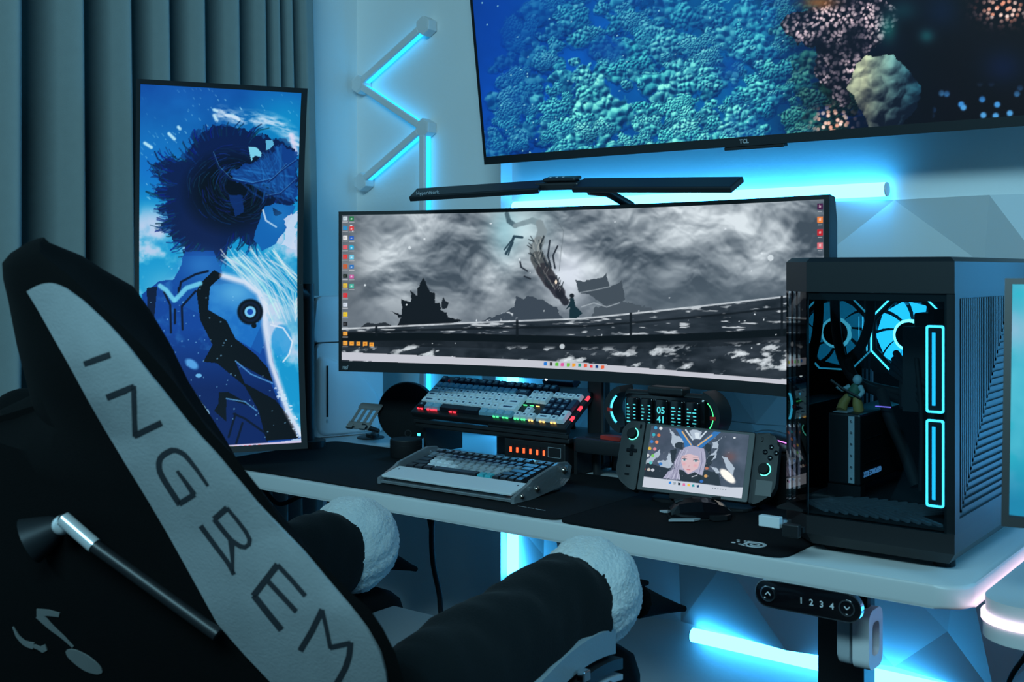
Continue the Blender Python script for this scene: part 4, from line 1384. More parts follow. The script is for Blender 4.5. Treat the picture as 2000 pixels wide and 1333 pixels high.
# toy figure on the card
r = thing('figurine', (-.72, 1.90, gz1+.001), 'small painted toy figure in ochre and green standing inside the glass case', 'figurine')
oc = mat('figure_ochre', (.38, .25, .07, 1), .6, var=.3, bscale=200)
gr_ = mat('figure_green', (.06, .16, .10, 1), .6, var=.3, bscale=200)
bw = mat('figure_bluewhite', (.35, .55, .60, 1), .5, var=.3, bscale=300)
Z = gz1+.001
m = MB()
for s in (-1, 1):
    m.tube([(-.724+s*.013, 1.885+.006*s, Z), (-.724+s*.012, 1.888, Z+.012), (-.722+s*.006, 1.893, Z+.026)], [.009, .0085, .006], 10)
m.build('trousers', oc, r, 60)
MB().tube([(-.722, 1.893, Z+.022), (-.719, 1.895, Z+.034), (-.715, 1.895, Z+.044)], [.010, .012, .007], 12).build('jacket', gr_, r, 60)
MB().sphere((-.714, 1.893, Z+.052), (.008, .008, .009), 12, 8).build('head', bw, r, 60)
m = MB()
m.tube([(-.727, 1.893, Z+.040), (-.738, 1.886, Z+.034), (-.746, 1.882, Z+.040)], [.005, .004, .0035], 8)
m.tube([(-.709, 1.893, Z+.040), (-.702, 1.886, Z+.032), (-.706, 1.880, Z+.025)], [.005, .004, .0035], 8)
m.build('arms', bw, r, 60)
MB().tube([(-.756, 1.880, Z+.050), (-.735, 1.882, Z+.036), (-.705, 1.884, Z+.022)], .0025, 6).build('toy_blaster', M_BLACK, r)

# plugs in the front ports of the case
r = thing('usb_receiver', U(1505, 1019, d=1.73), 'small white USB stick plugged into the front of the tower', 'usb stick')
MB().box(U(1505, 1019, d=1.73), (.034, .012, .0165), bev=.001).build('stick', M_WHITE, r)
q = U(1533, 1021, d=1.73)
MB().box(q+Vector((.002, 0, 0)), (.012, .009, .009)).build('plug', M_CHROME, r)
r = thing('usb_adapter', U(1548, 1036, d=1.725), 'black USB adapter in the port below the white stick', 'adapter')
MB().box(U(1546, 1037, d=1.71), (.026, .012, .019), bev=.0015).build('shell', M_BLACK, r)
MB().box(U(1563, 1035, d=1.72), (.012, .008, .008)).build('plug', M_DARKMET, r)

# ================================================================== WHITE CONSOLE
pA, pB = Vector((-2.239, 2.061, 0)), Vector((-2.172, 2.262, 0))
pd = (pB-pA).normalized()
pn = Vector((pd.y, -pd.x, 0))                   # toward +x
r = thing('game_console', (-2.26, 2.17, DT), 'white game console standing upright behind the portrait monitor', 'game console')
PM = frame((pA.x, pA.y, DT+.002), pd, pn)       # x depth, y up, z out
HT = .372
def plate(y0, y1, z0, z1, lean):
    pts = rounded_poly([(0+lean*.0, y0), (.205, y0), (.205, y1), (.012, y1)], .012)
    return MB().prism(pts, z0, z1, PM, bev=.005, seg=3)
plate(.0, .248, -.018, 0, 0).build('side_cover', M_WHITE, r, 40)
plate(.252, HT, -.018, 0, 0).build('upper_cover', M_WHITE, r, 40)
plate(.0, HT, -.092, -.074, 0).build('far_cover', M_WHITE, r, 40)
MB().span((.006, .004, -.074), (.20, HT-.004, -.018), M=PM, bev=.003).build('core', M_GLOSSB, r)
# bulge of the disc drive, swelling out of the side cover
m = MB()
outer = rounded_poly([(.008, .004), (.197, .004), (.197, .09), (.14, .165), (.07, .20), (.008, .222)], .03, 6)
m.loft([[(cx_2, cy_2, z) for cx_2, cy_2 in [((x-.07)*s+.07, (y-.09)*s+.09) for x, y in outer]] for s, z in ((1, -.001), (.985, .006), (.95, .012), (.90, .015), (.5, .016))], PM)
m.build('drive_bulge', M_WHITE, r, 60)
MB().span((.030, .055, .0150), (.0352, .190, .0172), M=PM).build('disc_slot', M_MATTE, r)
MB().span((.0295, .040, .0150), (.0355, .049, .0175), M=PM, bev=.001).build('eject_button', M_GREYP, r)
MB().span((.02, -.0018, -.085), (.19, .0, -.005), M=PM).build('foot', M_MATTE, r)

# ================================================================== ROUND SPEAKER, PUCK, PHONE STAND
c = U(794, 806, d=2.86)
fn = Vector((0.45, -.89, .06)).normalized()
r = thing('round_speaker', (c.x, c.y, DT), 'large black disc-shaped speaker standing behind the shelf', 'speaker')
SM = frame(c, (fn.y*-1, fn.x, 0), fn)
MB().lathe([(.068, -.03), (.0755, -.022), (.0765, -.004), (.074, .001)], 48, SM).build('body', M_MATTE, r, 40)
MB().lathe([(.0735, .001), (.069, .0035), (.03, .0045)], 48, SM).build('grille', M_MATL, r, 60)
MB().cyl((c.x, c.y, DT+.0003), (c.x, c.y, c.z-.06), .03, .022, 20).build('stand', M_MATTE, r, 40)
MB().box((.034, -.054, .0035), (.007, .006, .002), SM).build('status_light', E_AQUA, r)
MB().ring(circle(.009, 20, .006, -.052), circle(.0072, 20, .006, -.052), .003, .0045, SM).build('emblem', M_DARKMET, r)

pc_ = U(793, 893, Z=DT+.004)
r = thing('puck_speaker', (-1.838, 1.985, DT+.004), 'small black cylinder puck standing in front of the disc speaker', 'speaker')
PKM = Matrix.Translation((-1.838, 1.985, DT+.0040))
MB().lathe([(.036, 0), (.038, .003), (.038, .0395)], 40, PKM).build('body', M_MATTE, r, 40)
MB().lathe([(.038, .0395), (.0365, .042), (.02, .0425)], 40, PKM).build('top_cap', M_BLACK, r, 40)
MB().ring(circle(.0383, 40), circle(.0379, 40), .029, .0298, PKM).build('seam', M_DARKMET, r)

b = U(724, 856, Z=DT)
r = thing('phone_stand', (b.x, b.y, DT), 'dark metal folding phone stand with slotted cradle on round base', 'phone stand')
MB().lathe([(.036, .0003), (.036, .003), (.034, .004)], 32, Matrix.Translation((b.x, b.y, DT))).build('base', M_DARKMET, r, 40)
MB().cyl((b.x+.004, b.y+.004, DT+.004), (b.x+.004, b.y+.004, DT+.012), .018).build('swivel', M_BLACK, r, 40)
h1 = U(737, 842, d=b.dot(Vector(FWD)) if False else 2.86)
h2 = U(707, 832, d=2.84)
MB().tube([Vector((b.x+.004, b.y+.004, DT+.010)), h1], .007, 8).build('lower_hinge', M_BLACK, r, 40)
MB().tube([h1, h2], .0065, 8).build('arm', M_BLACK, r, 40)
cr0, cr1 = U(695, 838, d=2.84), U(722, 795, d=2.86)
upv = (cr1-cr0)
side = Vector(RGT)
_n = side.cross(upv).normalized()
CM2 = Matrix((side.normalized()+Vector((0, 0, -.10)), upv.normalized(), _n)).transposed().to_4x4()
CM2.translation = cr0
UPL = upv.length
cr = MB()
for xx in (-.0235, -.0085, .0065, .0215):
    cr.prism([(xx, .018), (xx+.0075, .018), (xx+.0075, .058), (xx, .058)], -.0012, .0012, CM2)
cr.prism([(-.026, 0), (.030, 0), (.030, .020), (-.026, .020)], -.0012, .0012, CM2)
cr.prism(rounded_poly([(-.026, .056), (.030, .056), (.030, .074), (-.026, .074)], .006), -.0012, .0012, CM2)
cr.build('cradle', M_DARKMET, r)
m = MB()
for xx in (-.022, .010):
    m.span((xx, -.002, 0), (xx+.014, .002, .016), M=CM2)
    m.span((xx, -.002, .014), (xx+.014, .008, .017), M=CM2)
m.build('hooks', M_DARKMET, r)
# ================================================================== KEYBOARDS
KEYMESH = {}
def key_mesh(w, d, mt, legend=None, h=.0085):
    k = (round(w, 2), round(d, 2), mt.name, legend.name if legend else None)
    if k not in KEYMESH:
        u = .0190
        bx_, by_ = w*u/2-.0006, d*u/2-.0006
        tx, ty = bx_-.0026, by_-.0024
        m = MB()
        m.loft([[(-bx_, -by_, 0), (bx_, -by_, 0), (bx_, by_, 0), (-bx_, by_, 0)],
                [(-tx-.0004, -ty-.0004, h*.9), (tx+.0004, -ty-.0004, h*.9), (tx+.0004, ty+.0012, h*.9), (-tx-.0004, ty+.0012, h*.9)],
                [(-tx, -ty, h), (tx, -ty, h), (tx, ty+.0008, h), (-tx, ty+.0008, h)]])
        if legend:
            lw = min(tx*.5, .0032) if w < 1.4 else tx*.55
            m.add([(-lw, -.0014, h+.0001), (lw, -.0014, h+.0001), (lw, .0030, h+.0001), (-lw, .0030, h+.0001)], [(0, 1, 2, 3)], None, 1)
        KEYMESH[k] = m.mesh('keycap', [mt, legend] if legend else mt)
    return KEYMESH[k]
K_BLACK = mat('key_black', (.010, .012, .018, 1), .35)
K_NAVY = mat('key_navy', (.012, .020, .045, 1), .4)
K_GREY = mat('key_grey', (.16, .19, .21, 1), .45)
K_LGREY = mat('key_light_grey', (.34, .38, .40, 1), .45)
K_WHITE = mat('key_white', (.74, .78, .80, 1), .45)
K_BLUEG = mat('key_blue_grey', (.22, .42, .52, 1), .45)
K_TEAL = mat('key_teal', (.05, .42, .48, 1), .4)
K_LEG = mat('key_legend_dark', (.02, .05, .11, 1), .6)
K_LEGW = mat('key_legend_light', (.35, .45, .5, 1), .6)
def put_key(root, KM, cx, cy, w, d, mt, legend=None, z=0.0):
    me = key_mesh(w, d, mt, legend)
    link_mesh('keycap', me, root, KM @ Matrix.Translation((cx*.019, cy*.019, z)))

# --- clear acrylic keyboard on the mat
r = thing('keyboard', (-1.485, 1.80, DT+.0035), 'clear acrylic keyboard with black, grey and teal keys and a pale wrist rest', 'keyboard')
KZ = DT+.0037
tilt = math.radians(8.5)
KF = Vector((-1.655, 1.700, KZ))
KM0 = frame(KF, (1, .012, 0), (0, 0, 1))
W_ = .352
side = [(0, .0), (.0, .012), (.050, .030), (.058, .037), (.150, .058), (.178, .056), (.192, .046), (.185, .022), (.165, .0105), (.06, .0)]
for xs in (0, W_-.008):
    SMx = frame(KM0 @ Vector((xs, 0, 0)), (0, 1, 0), (1, 0, 0))
    MB().prism([(a, b) for a, b in side], 0, .008, SMx, bev=.001).build('side_plate', G_ACR, r)
    for sy, sz, sr in ((.024, .011, .0052), (.072, .018, .0066), (.165, .041, .0078)):
        MB().sphere(KM0 @ Vector((xs+(.009 if xs > 0 else -.001), sy, sz)), sr, 14, 8).build('ball_screw', M_COPPER, r, 60)
MB().span((.008, .002, .002), (W_-.008, .17, .0075), M=KM0, bev=.001).build('base_plate', G_ACR, r)
WR = KM0 @ Matrix.Translation((0, .004, .0145)) @ Matrix.Rotation(math.radians(12), 4, 'X')
MB().span((.009, 0, -.001), (W_-.009, .056, .0035), M=WR, bev=.001).build('wrist_rest', M_WHITE, r)
MB().span((.009, -.002, -.0095), (W_-.009, .010, -.0065), M=WR, bev=.001).build('rest_foot', M_CHROME, r)
for xx in (.022, W_-.022):
    MB().cyl(WR @ Vector((xx, .040, .0034)), WR @ Vector((xx, .040, .0042)), .0022, n=12).build('rest_screw', M_BLACK, r)
KD = KM0 @ Matrix.Translation((.0215, .0615, .0215)) @ Matrix.Rotation(math.radians(9.5), 4, 'X')
MB().span((-.012, -.004, -.006), (.325, .118, -.0012), M=KD, bev=.002).build('key_plate', G_ACR, r)
MB().span((-.0125, -.008, -.004), (.3255, -.0045, .004), M=KD, bev=.001).build('front_rail', G_ACR, r)
MB().span((-.011, .1185, -.004), (.324, .1225, .010), M=KD, bev=.001).build('rear_rail', G_ACR, r)
rows1 = [
    [(1.25, 'b'), (1.25, 'b'), (1.25, 'b'), (6.25, 'b'), (1, 't'), (1, 't'), (1, 'b'), (1, 'b'), (1, 'b'), (1, 'b')],
    [(2.25, 'b')]+[(1, 'w')]*4+[(1, 'l')]*6+[(1.75, 'b'), (1, 'b'), (1, 'b')],
    [(1.75, 'b')]+[(1, 'w')]*3+[(1, 'l')]*8+[(2.25, 'b'), (1, 'b')],
    [(1.5, 'b')]+[(1, 'l')]*2+[(1, 'g')]*10+[(1.5, 'b'), (1, 'b')],
    [(1, 'g')]*3+[(1, 'n')]*10+[(2, 'b'), (1, 'b')],
    [(1, 'b'), (.25, None)]+[(1, 'b')]*12+[(.75, None), (1, 'b'), (1, 'b')],
]
CM1 = dict(b=K_BLACK, t=K_TEAL, w=K_WHITE, l=K_LGREY, g=K_GREY, n=K_NAVY)
for j, row in enumerate(rows1):
    x = 0
    for w, c in row:
        if c:
            put_key(r, KD, x+w/2, j+.5+(.25 if j == 5 else 0), w, 1, CM1[c], K_LEGW if c in 'bn' and w < 3 and j > 2 else None, z=.003)
        x += w

# --- riser shelf
r = thing('riser_shelf', (-1.61, 2.09, DT), 'black metal riser shelf carrying the tilted full-size keyboard', 'shelf')
SX0, SX1 = -1.828, -1.385
MB().span((SX0, 2.005, .822), (SX1, 2.175, .834), bev=.003).build('top_board', M_BLACK, r)
MB().span((SX0, 2.0, .834), (SX1, 2.006, .842), bev=.001).build('lip', M_BLACK, r)
for xx in (SX0, SX1-.008):
    MB().span((xx, 2.035, DT+.004 if False else DT+.0036), (xx+.008, 2.17, .822)).build('leg', M_DARKMET if xx < -1.6 else M_BLACK, r)
MB().span((SX0+.12, 2.165, DT+.0004), (SX1, 2.172, .80)).build('rear_bar', M_BLACK, r)
# switch box at its right end
r = thing('switch_box', (-1.49, 2.06, DT+.004), 'black box with six toggle switches under glowing red lamps', 'switch box')
BX0, BX1, BY0, BZ0, BZ1 = -1.566, -1.400, 2.012, DT+.0040, .8205
MB().span((BX0, BY0, BZ0), (BX1, 2.15, BZ1), bev=.003).build('case', M_BLACK, r)
for k in range(6):
    xx = BX0+.020+.0182*k
    s = MB().span((xx-.0075, BY0-.001, BZ0+.012), (xx+.0075, BY0, BZ1-.012)).build('switch_plate', M_MATTE, r)
    MB().span((xx-.0022, BY0-.0032, BZ1-.030), (xx+.0022, BY0-.001, BZ1-.019)).build('lamp', E_ORANGE if k % 2 else E_ORANGE, s)
    MB().ring(circle(.0055, 18), circle(.0040, 18), 0, .003, frame((xx, BY0-.001, BZ0+.020), (1, 0, 0), (0, -1, 0))).build('switch_collar', M_CHROME, s, 40)
    MB().cyl((xx, BY0-.002, BZ0+.020), (xx+.001, BY0-.012, BZ0+.024), .0015, .0022, 8).build('toggle', M_CHROME, s, 40)
M = frame((BX1-.028, BY0-.0006, (BZ0+BZ1)/2), (1, 0, 0), (0, -1, 0))
MB().ring(rounded_rect(.034, .022, .001, 2), rounded_rect(.0325, .0205, .0008, 2), .0, .0005, Matrix.Translation((0, 0, .012)) @ M).build('printed_frame', M_GREYP, r)

# --- full-size keyboard leaning on the shelf
kb2w = (U(1097, 853, Y=2.0)-U(802, 812, Y=2.0)).length
r = thing('keyboard', (-1.62, 2.05, .84), 'full-size keyboard with white, blue-grey and black keys tilted on the shelf', 'keyboard')
ang = math.radians(33)
K2 = frame((-1.843, 2.012, .8435), (1, -.008, -.006), (0, -math.sin(ang), math.cos(ang)))
KW, KDp = .450, .142
MB().span((0, 0, 0), (KW, KDp, .016), M=K2, bev=.003).build('case', M_BLACK, r)
MB().span((.235, -.004, -.006), (.45, .016, .006), M=K2, bev=.002).build('front_strip', M_DARKMET, r)
for xx in (.06, .38):
    MB().cyl(K2 @ Vector((xx, KDp*.86, .0)), Vector(((K2 @ Vector((xx, 0, 0))).x, 2.135, .8345)), .006, n=10).build('tilt_leg', M_BLACK, r)
KT = K2 @ Matrix.Translation((.012, .014, .0172))
rows2 = [
    [(1.25, 'b'), (1.25, 'u'), (1.25, 'u'), (6.25, 'b'), (1.25, 'u'), (1.25, 'u'), (1.25, 'u'), (1.25, 'u')],
    [(2.25, 'w')]+[(1, 'w')]*10+[(2.75, 'w')],
    [(1.75, 'w')]+[(1, 'w')]*11+[(2.25, 'w')],
    [(1.5, 'w')]+[(1, 'w')]*12+[(1.5, 'w')],
    [(1, 'u')]*13+[(2, 'n')],
    [(1, 'n'), (1, None)]+[(1, 'n')]*4+[(.5, None)]+[(1, 'n')]*4+[(.5, None)]+[(1, 'n')]*4,
]
CM3 = dict(b=K_BLACK, u=K_BLUEG, w=K_WHITE, n=K_NAVY)
def leg2(c):
    return K_LEG if c == 'w' else K_LEGW
for j, row in enumerate(rows2):
    x = 0
    for w, c in row:
        if c:
            put_key(r, KT, x+w/2, j+.5+(.25 if j == 5 else 0), w, 1, CM3[c], leg2(c) if w < 3 else None)
        x += w
X2 = 15.25
for j in (3, 4):
    for i in range(3):
        put_key(r, KT, X2+i+.5, j+.5, 1, 1, K_WHITE, K_LEG)
for i in range(3):
    put_key(r, KT, X2+i+.5, .5, 1, 1, K_WHITE, K_LEG)
    put_key(r, KT, X2+i+.5, 5.75, 1, 1, K_NAVY, K_LEGW)
put_key(r, KT, X2+1.5, 1.5, 1, 1, K_WHITE, K_LEG)
X3 = 18.5
put_key(r, KT, X3+1, .5, 2, 1, K_WHITE, K_LEG)
put_key(r, KT, X3+2.5, .5, 1, 1, K_WHITE, K_LEG)
for j in (1, 2, 3):
    for i in range(3):
        put_key(r, KT, X3+i+.5, j+.5, 1, 1, K_NAVY, K_LEGW)
put_key(r, KT, X3+3.5, 1, 1, 2, K_WHITE, K_LEG)
put_key(r, KT, X3+3.5, 3, 1, 2, K_NAVY, None)
for i in range(4):
    put_key(r, KT, X3+i+.5, 4.5, 1, 1, K_WHITE, K_LEG)
# glow between the caps
for xx, w, mt in ((.015, .018, E_RED), (.045, .020, E_RED), (.065, .012, E_RED), (.115, .022, E_RED), (.245, .018, E_GREEN), (.272, .018, E_GREEN), (.305, .015, E_GREEN), (.325, .012, E_GREEN), (.345, .014, E_GOLD), (.375, .016, E_GOLD), (.405, .016, E_GOLD)):
    for q in range(2):
        MB().span((xx+q*w*.55, .0125, .0165), (xx+q*w*.55+w*.35, .0138, .0200), M=K2).build('key_light', mt, r)
for xx, yy, mt in ((.300, .062, E_GREEN), (.318, .062, E_GREEN), (.335, .062, E_GOLD)):
    MB().span((xx, yy, .0165), (xx+.010, yy+.001, .019), M=K2).build('key_light', mt, r)
for yy in (.03, .065, .10):
    MB().span((KW-.006, yy, .012), (KW+.0006, yy+.014, .0168), M=K2, bev=.001).build('edge_light', E_RED, r)
for xx in (.028, .112):
    MB().sphere(K2 @ Vector((xx, .128, .018)), .0022, 8, 6).build('key_light', E_RED, r)
# receiver stick and puck lying behind it
r = thing('closed_box', (-1.45, 2.115, .90), 'flat dark blue box resting behind the full-size keyboard', 'box')
q = K2 @ Vector((.30, .155, .010))
BM = frame(q, (1, 0, 0), (0, -math.sin(ang), math.cos(ang)))
MB().span((0, -.008, -.004), (.085, .022, .012), M=BM, bev=.002).build('lid', K_NAVY, r)
MB().span((0.002, -.008, -.012), (.083, .022, -.004), M=BM, bev=.002).build('tray', M_BLACK, r)
MB().span((.02, .0, -.07), (.065, .012, -.012), M=BM).build('foot', M_BLACK, r)

# ================================================================== DARK DOCK UNDER THE MONITOR
r = thing('laptop_dock', (-1.30, 2.12, DT), 'flat black slab on short feet under the wide monitor', 'dock')
MB().prism(rounded_poly([(-1.378, 2.005), (-1.195, 2.005), (-1.195, 2.165), (-1.378, 2.165)], .012), .808, .837, bev=.003).build('slab', M_BLACK, r, 40)
for a, b in ((-1.36, 2.075), (-1.215, 2.075), (-1.36, 2.15), (-1.215, 2.15)):
    MB().cyl((a, b, DT+.0004), (a, b, .808), .009, n=10).build('foot', M_BLACK, r)
MB().span((-1.36, 2.03, .837), (-1.26, 2.035, .8385)).build('groove', M_DARKMET, r)

# ================================================================== FIVE-SCREEN CLOCK
CYq = 1.968
c0, c1 = U(1228, 797, Y=CYq), U(1375, 814, Y=CYq)
zc = (c0.z+c1.z)/2
r = thing('desk_clock', ((c0.x+c1.x)/2, CYq, DT), 'futuristic black clock with five small glowing displays and ring ends', 'clock')
L = c1.x-c0.x
cxm = (c0.x+c1.x)/2
MB().span((c0.x-.008, CYq-.010, zc-.042), (c1.x+.008, CYq+.035, zc+.034), bev=.010).build('body', M_GLOSSB, r, 40)
MB().cyl((c0.x-.006, CYq+.006, zc+.030), (c1.x+.006, CYq+.006, zc+.030), .010, n=16).build('top_bar', M_DARKMET, r, 40)
MB().span((cxm-.035, CYq-.012, zc+.034), (cxm+.045, CYq+.022, zc+.050), bev=.004).build('crest', M_BLACK, r)
rs = np.random.RandomState(2)
for k in range(5):
    xx = c0.x+L*(k+.5)/5
    w = L/5*.86
    d = MB().span((xx-w/2, CYq-.018, zc-.036), (xx+w/2, CYq-.008, zc+.026), bev=.004).build('display', M_GLOSSB, r, 40)
    DMx = frame((xx, CYq-.0184, zc-.004), (1, 0, 0), (0, -1, 0))
    if k == 2:
        for t, dy in (('05', .0085), ('41', -.0095)):
            lettering('digits', t, .0185, DMx @ Matrix.Translation((0, dy, 0)), E_GLYPH, d, depth=.0002, bold=.0003)
        for i in range(3):
            MB().span((-.010+.008*i, -.0235, 0), (-.005+.008*i, -.0215, .0004), M=DMx).build('display_mark', E_GLYPH, d)
    else:
        for i in range(6):
            yy = .016-.0068*i
            if rs.rand() < .9:
                wl = rs.uniform(.003, .009)
                MB().span((-.010, yy-.0011, 0), (-.010+wl, yy+.0011, .0004), M=DMx).build('display_mark', E_GLYPH, d)
                wl = rs.uniform(.003, .008)
                MB().span((.010-wl, yy-.0011, 0), (.010, yy+.0011, .0004), M=DMx).build('display_mark', E_GLYPH, d)
for s, xb in ((-1, c0.x+.004), (1, c1.x-.004)):
    def arc(r0, r1, a0, a1, y0, y1, n=20):
        rg = []
        for i in range(n+1):
            a = math.radians(a0+(a1-a0)*i/n)
            ca, sa = math.cos(a)*s, math.sin(a)
            rg.append([(xb+r0*ca, y0, zc+r0*sa), (xb+r1*ca, y0, zc+r1*sa), (xb+r1*ca, y1, zc+r1*sa), (xb+r0*ca, y1, zc+r0*sa)])
        return MB().loft(rg)
    g = arc(.036, .049, -75, 75, CYq-.022, CYq+.028).build('end_ring', M_DARKMET, r, 40)
    arc(.0330, .0352, -50, 50, CYq-.020, CYq-.016).build('ring_light', E_AQUA if s < 0 else E_GREEN, g)
    MB().span((xb+s*.035 - .006, CYq-.0235, zc-.005), (xb+s*.035+.006, CYq-.021, zc+.002)).build('red_mark', E_RED if False else mat('red_paint'+('a' if s < 0 else 'b'), (.45, .02, .015, 1), .5), g)
    MB().cyl((xb+s*.010, CYq+.006, DT+.0004), (xb+s*.010, CYq+.006, zc-.040), .009, n=12).build('foot', M_BLACK, g)
q = U(1180, 843, Y=2.02)
o = MB().prism(rounded_poly([(-.030, -.010), (.026, -.016), (.030, .012), (-.024, .010)], .004), 0, .008, Matrix.Translation((q.x+.015, 2.035, .8373)), bev=.002).build('red_clip', mat('red_clip_paint', (.50, .03, .02, 1), .45))
tag(o, 'small red clip lying on the flat black dock', 'clip')

# ================================================================== HANDHELD GAME DEVICE
HC = U(1358, 902, d=2.13)
hx = Vector((.978, .21, -.030)).normalized()
HL, HR = HC-hx*.149, HC+hx*.149
tl = math.radians(22)
hz = (Vector((hx.y, -hx.x, 0))*math.cos(tl)+Vector((0, 0, 1))*math.sin(tl)).normalized()
HM = frame((HL+HR)/2, hx, hz)
r = thing('handheld_console', ((HL+HR)/2).to_tuple()[:2]+(DT+.004,), 'handheld gaming device with lit screen and thumbsticks propped up on the mat', 'handheld console')
MB().prism(rounded_rect(.212, .131, .004, 3), -.014, 0, HM, bev=.0015).build('body', M_BLACK, r)
def paint_hh(x, y):
    p = Paint(x, y)
    A = lambda *q: [(1200+a/5.882, 820+b/5.882) for a, b in q]
    n = fbm(x, y, 30, 4, 6.)
    p.c = np.stack([40+50*n, 48+50*n, 64+55*n], -1)
    p.glow(1200+1330/5.882, 820+430/5.882, 16, 14, (120, 66, 60), .6)
    p.glow(1200+560/5.882, 820+190/5.882, 20, 20, (72, 76, 96), .5)
    # machine wings behind the head: pale plates and dark joints
    for q in (A((630, 100), (700, 180), (760, 190), (790, 250), (760, 330), (690, 330), (650, 260), (660, 190)),
              A((1265, 165), (1180, 250), (1130, 260), (1120, 330), (1190, 340), (1200, 290), (1180, 260)),
              A((860, 130), (950, 110), (1000, 150), (990, 220), (900, 230)),
              A((500, 480), (620, 460), (700, 470), (640, 560), (540, 560)),
              A((1100, 540), (1180, 560), (1220, 620), (1160, 610)),
              A((1240, 420), (1300, 440), (1380, 560), (1360, 640), (1290, 560)),
              A((350, 480), (520, 340), (530, 400), (400, 520)),
              A((620, 380), (700, 420), (640, 540), (605, 440)),
              A((1060, 440), (1180, 340), (1160, 440), (1080, 520))):
        p.poly(q, (176, 190, 206), .95, 4, 5)
    for q in (A((700, 270), (790, 260), (780, 340), (700, 330)), A((640, 350), (710, 340), (700, 520), (650, 480)), A((1050, 260), (1110, 290), (1100, 420), (1040, 330)), A((1070, 430), (1150, 400), (1090, 560), (1030, 560)), A((380, 500), (640, 560), (560, 680), (300, 660)), A((960, 560), (1200, 620), (1220, 760), (900, 720))):
        p.poly(q, (26, 30, 42), .95, 5, 5)
    # winged crest in blue with gold edges
    p.poly(A((705, 100), (760, 110), (900, 290), (880, 370), (815, 350), (800, 270)), (44, 110, 178), 1, 2)
    p.poly(A((1170, 120), (1240, 130), (1000, 330), (930, 360), (940, 300)), (44, 110, 178), 1, 2)
    p.line(A((780, 140), (880, 290)), 2.6, (222, 176, 116))
    p.line(A((1120, 180), (960, 300)), 2.6, (228, 176, 110))
    p.line(A((820, 120), (900, 230)), 3, (200, 214, 226))
    p.line(A((1060, 130), (980, 220)), 3, (200, 214, 226))
    p.poly(A((920, 150), (980, 150), (975, 220), (930, 215)), (214, 226, 236))
    p.poly(A((815, 340), (1050, 330), (960, 370), (900, 400), (870, 370)), (18, 30, 50))
    p.ell(1200+905/5.882, 820+350/5.882, 2.2, 4, (90, 220, 190))
    # hair, face, collar
    p.poly(A((800, 320), (880, 300), (1030, 330), (1050, 450), (990, 640), (940, 680), (760, 690), (560, 680), (620, 600), (700, 560), (690, 480), (740, 420)), (166, 164, 190), 1, 4)
    rs = np.random.RandomState(9)
    for k in range(50):
        a0 = rs.uniform(690, 800)
        p.line(A((a0+60, 350), (a0, 480), (a0-rs.uniform(0, 130), 690)), .9, (205, 205, 225) if k % 2 else (120, 116, 146), .55)
        a0 = rs.uniform(985, 1040)
        p.line(A((a0, 370), (a0+10, 480), (a0-30, 640)), .8, (200, 200, 222) if k % 2 else (118, 114, 144), .5)
    p.poly(A((775, 420), (860, 395), (960, 420), (985, 480), (960, 560), (850, 625), (790, 560), (768, 480)), (216, 184, 190), 1, 1)
    p.glow(1200+800/5.882, 820+510/5.882, 5, 4, (226, 150, 160), .6)
    p.glow(1200+930/5.882, 820+530/5.882, 5, 4, (226, 150, 160), .6)
    for a, b in ((805, 462), (935, 475)):
        p.ell(1200+a/5.882, 820+b/5.882, 4.6, 2.2, (210, 214, 222))
        p.ell(1200+a/5.882, 820+b/5.882, 2.4, 2.2, (104, 140, 156))
        p.ell(1200+a/5.882, 820+b/5.882, 1.0, 1.2, (30, 40, 56))
        p.line([(1200+(a-28)/5.882, 820+(b-8)/5.882), (1200+a/5.882, 820+(b-17)/5.882), (1200+(a+28)/5.882, 820+(b-6)/5.882)], 1.3, (60, 50, 64), .9)
        p.line([(1200+(a-30)/5.882, 820+(b-36)/5.882), (1200+(a+28)/5.882, 820+(b-38)/5.882)], .9, (150, 124, 134), .8)
    p.line(A((860, 530), (850, 545)), 1.2, (186, 140, 150), .8)
    p.line(A((834, 573), (868, 577)), 1.5, (196, 96, 108), .9)
    p.poly(A((740, 570), (790, 580), (850, 632), (930, 600), (1000, 640), (1000, 720), (760, 700)), (22, 24, 32), .95, 3)
    p.line(A((890, 660), (950, 640)), 1.5, (200, 205, 215))
    for a, b, c in ((1050, 650, (230, 170, 90)), (1000, 710, (40, 110, 200)), (530, 510, (40, 110, 190)), (440, 580, (210, 215, 225)), (1060, 560, (200, 120, 90))):
        p.ell(1200+a/5.882, 820+b/5.882, 3.5, 3, c, .9)
    p.ell(1200+1300/5.882, 820+650/5.882, 19, 8, (255, 250, 240), 1, .75, .3)
    p.ell(1200+1380/5.882, 820+210/5.882, 2.6, 1.4, (230, 235, 240))
    for k in range(30):
        p.ell(rs.uniform(1270, 1440), rs.uniform(835, 940), .8, .8, (190, 196, 206), .6)
    # desktop icons
    cs = [(60, 150, 200), (220, 225, 230), (50, 170, 190), (210, 110, 60), (50, 120, 200), (235, 140, 90), (220, 180, 60), (220, 130, 140), (200, 205, 210), (120, 200, 90), (160, 170, 180), (90, 190, 190), (230, 80, 40), (200, 190, 180)]
    for k, c in enumerate(cs):
        row, col_ = divmod(k, 2)
        a = 475-row*23+col_*58
        b = 95+row*79+col_*6
        p.ell(1200+a/5.882, 820+b/5.882, 3.2, 3.2, c)
    # taskbar
    tb = np.interp(x, [1250, 1427], [930.5, 952.5])
    p.mix((198, 204, 216), np.clip((y-tb)/1.0+.5, 0, 1))
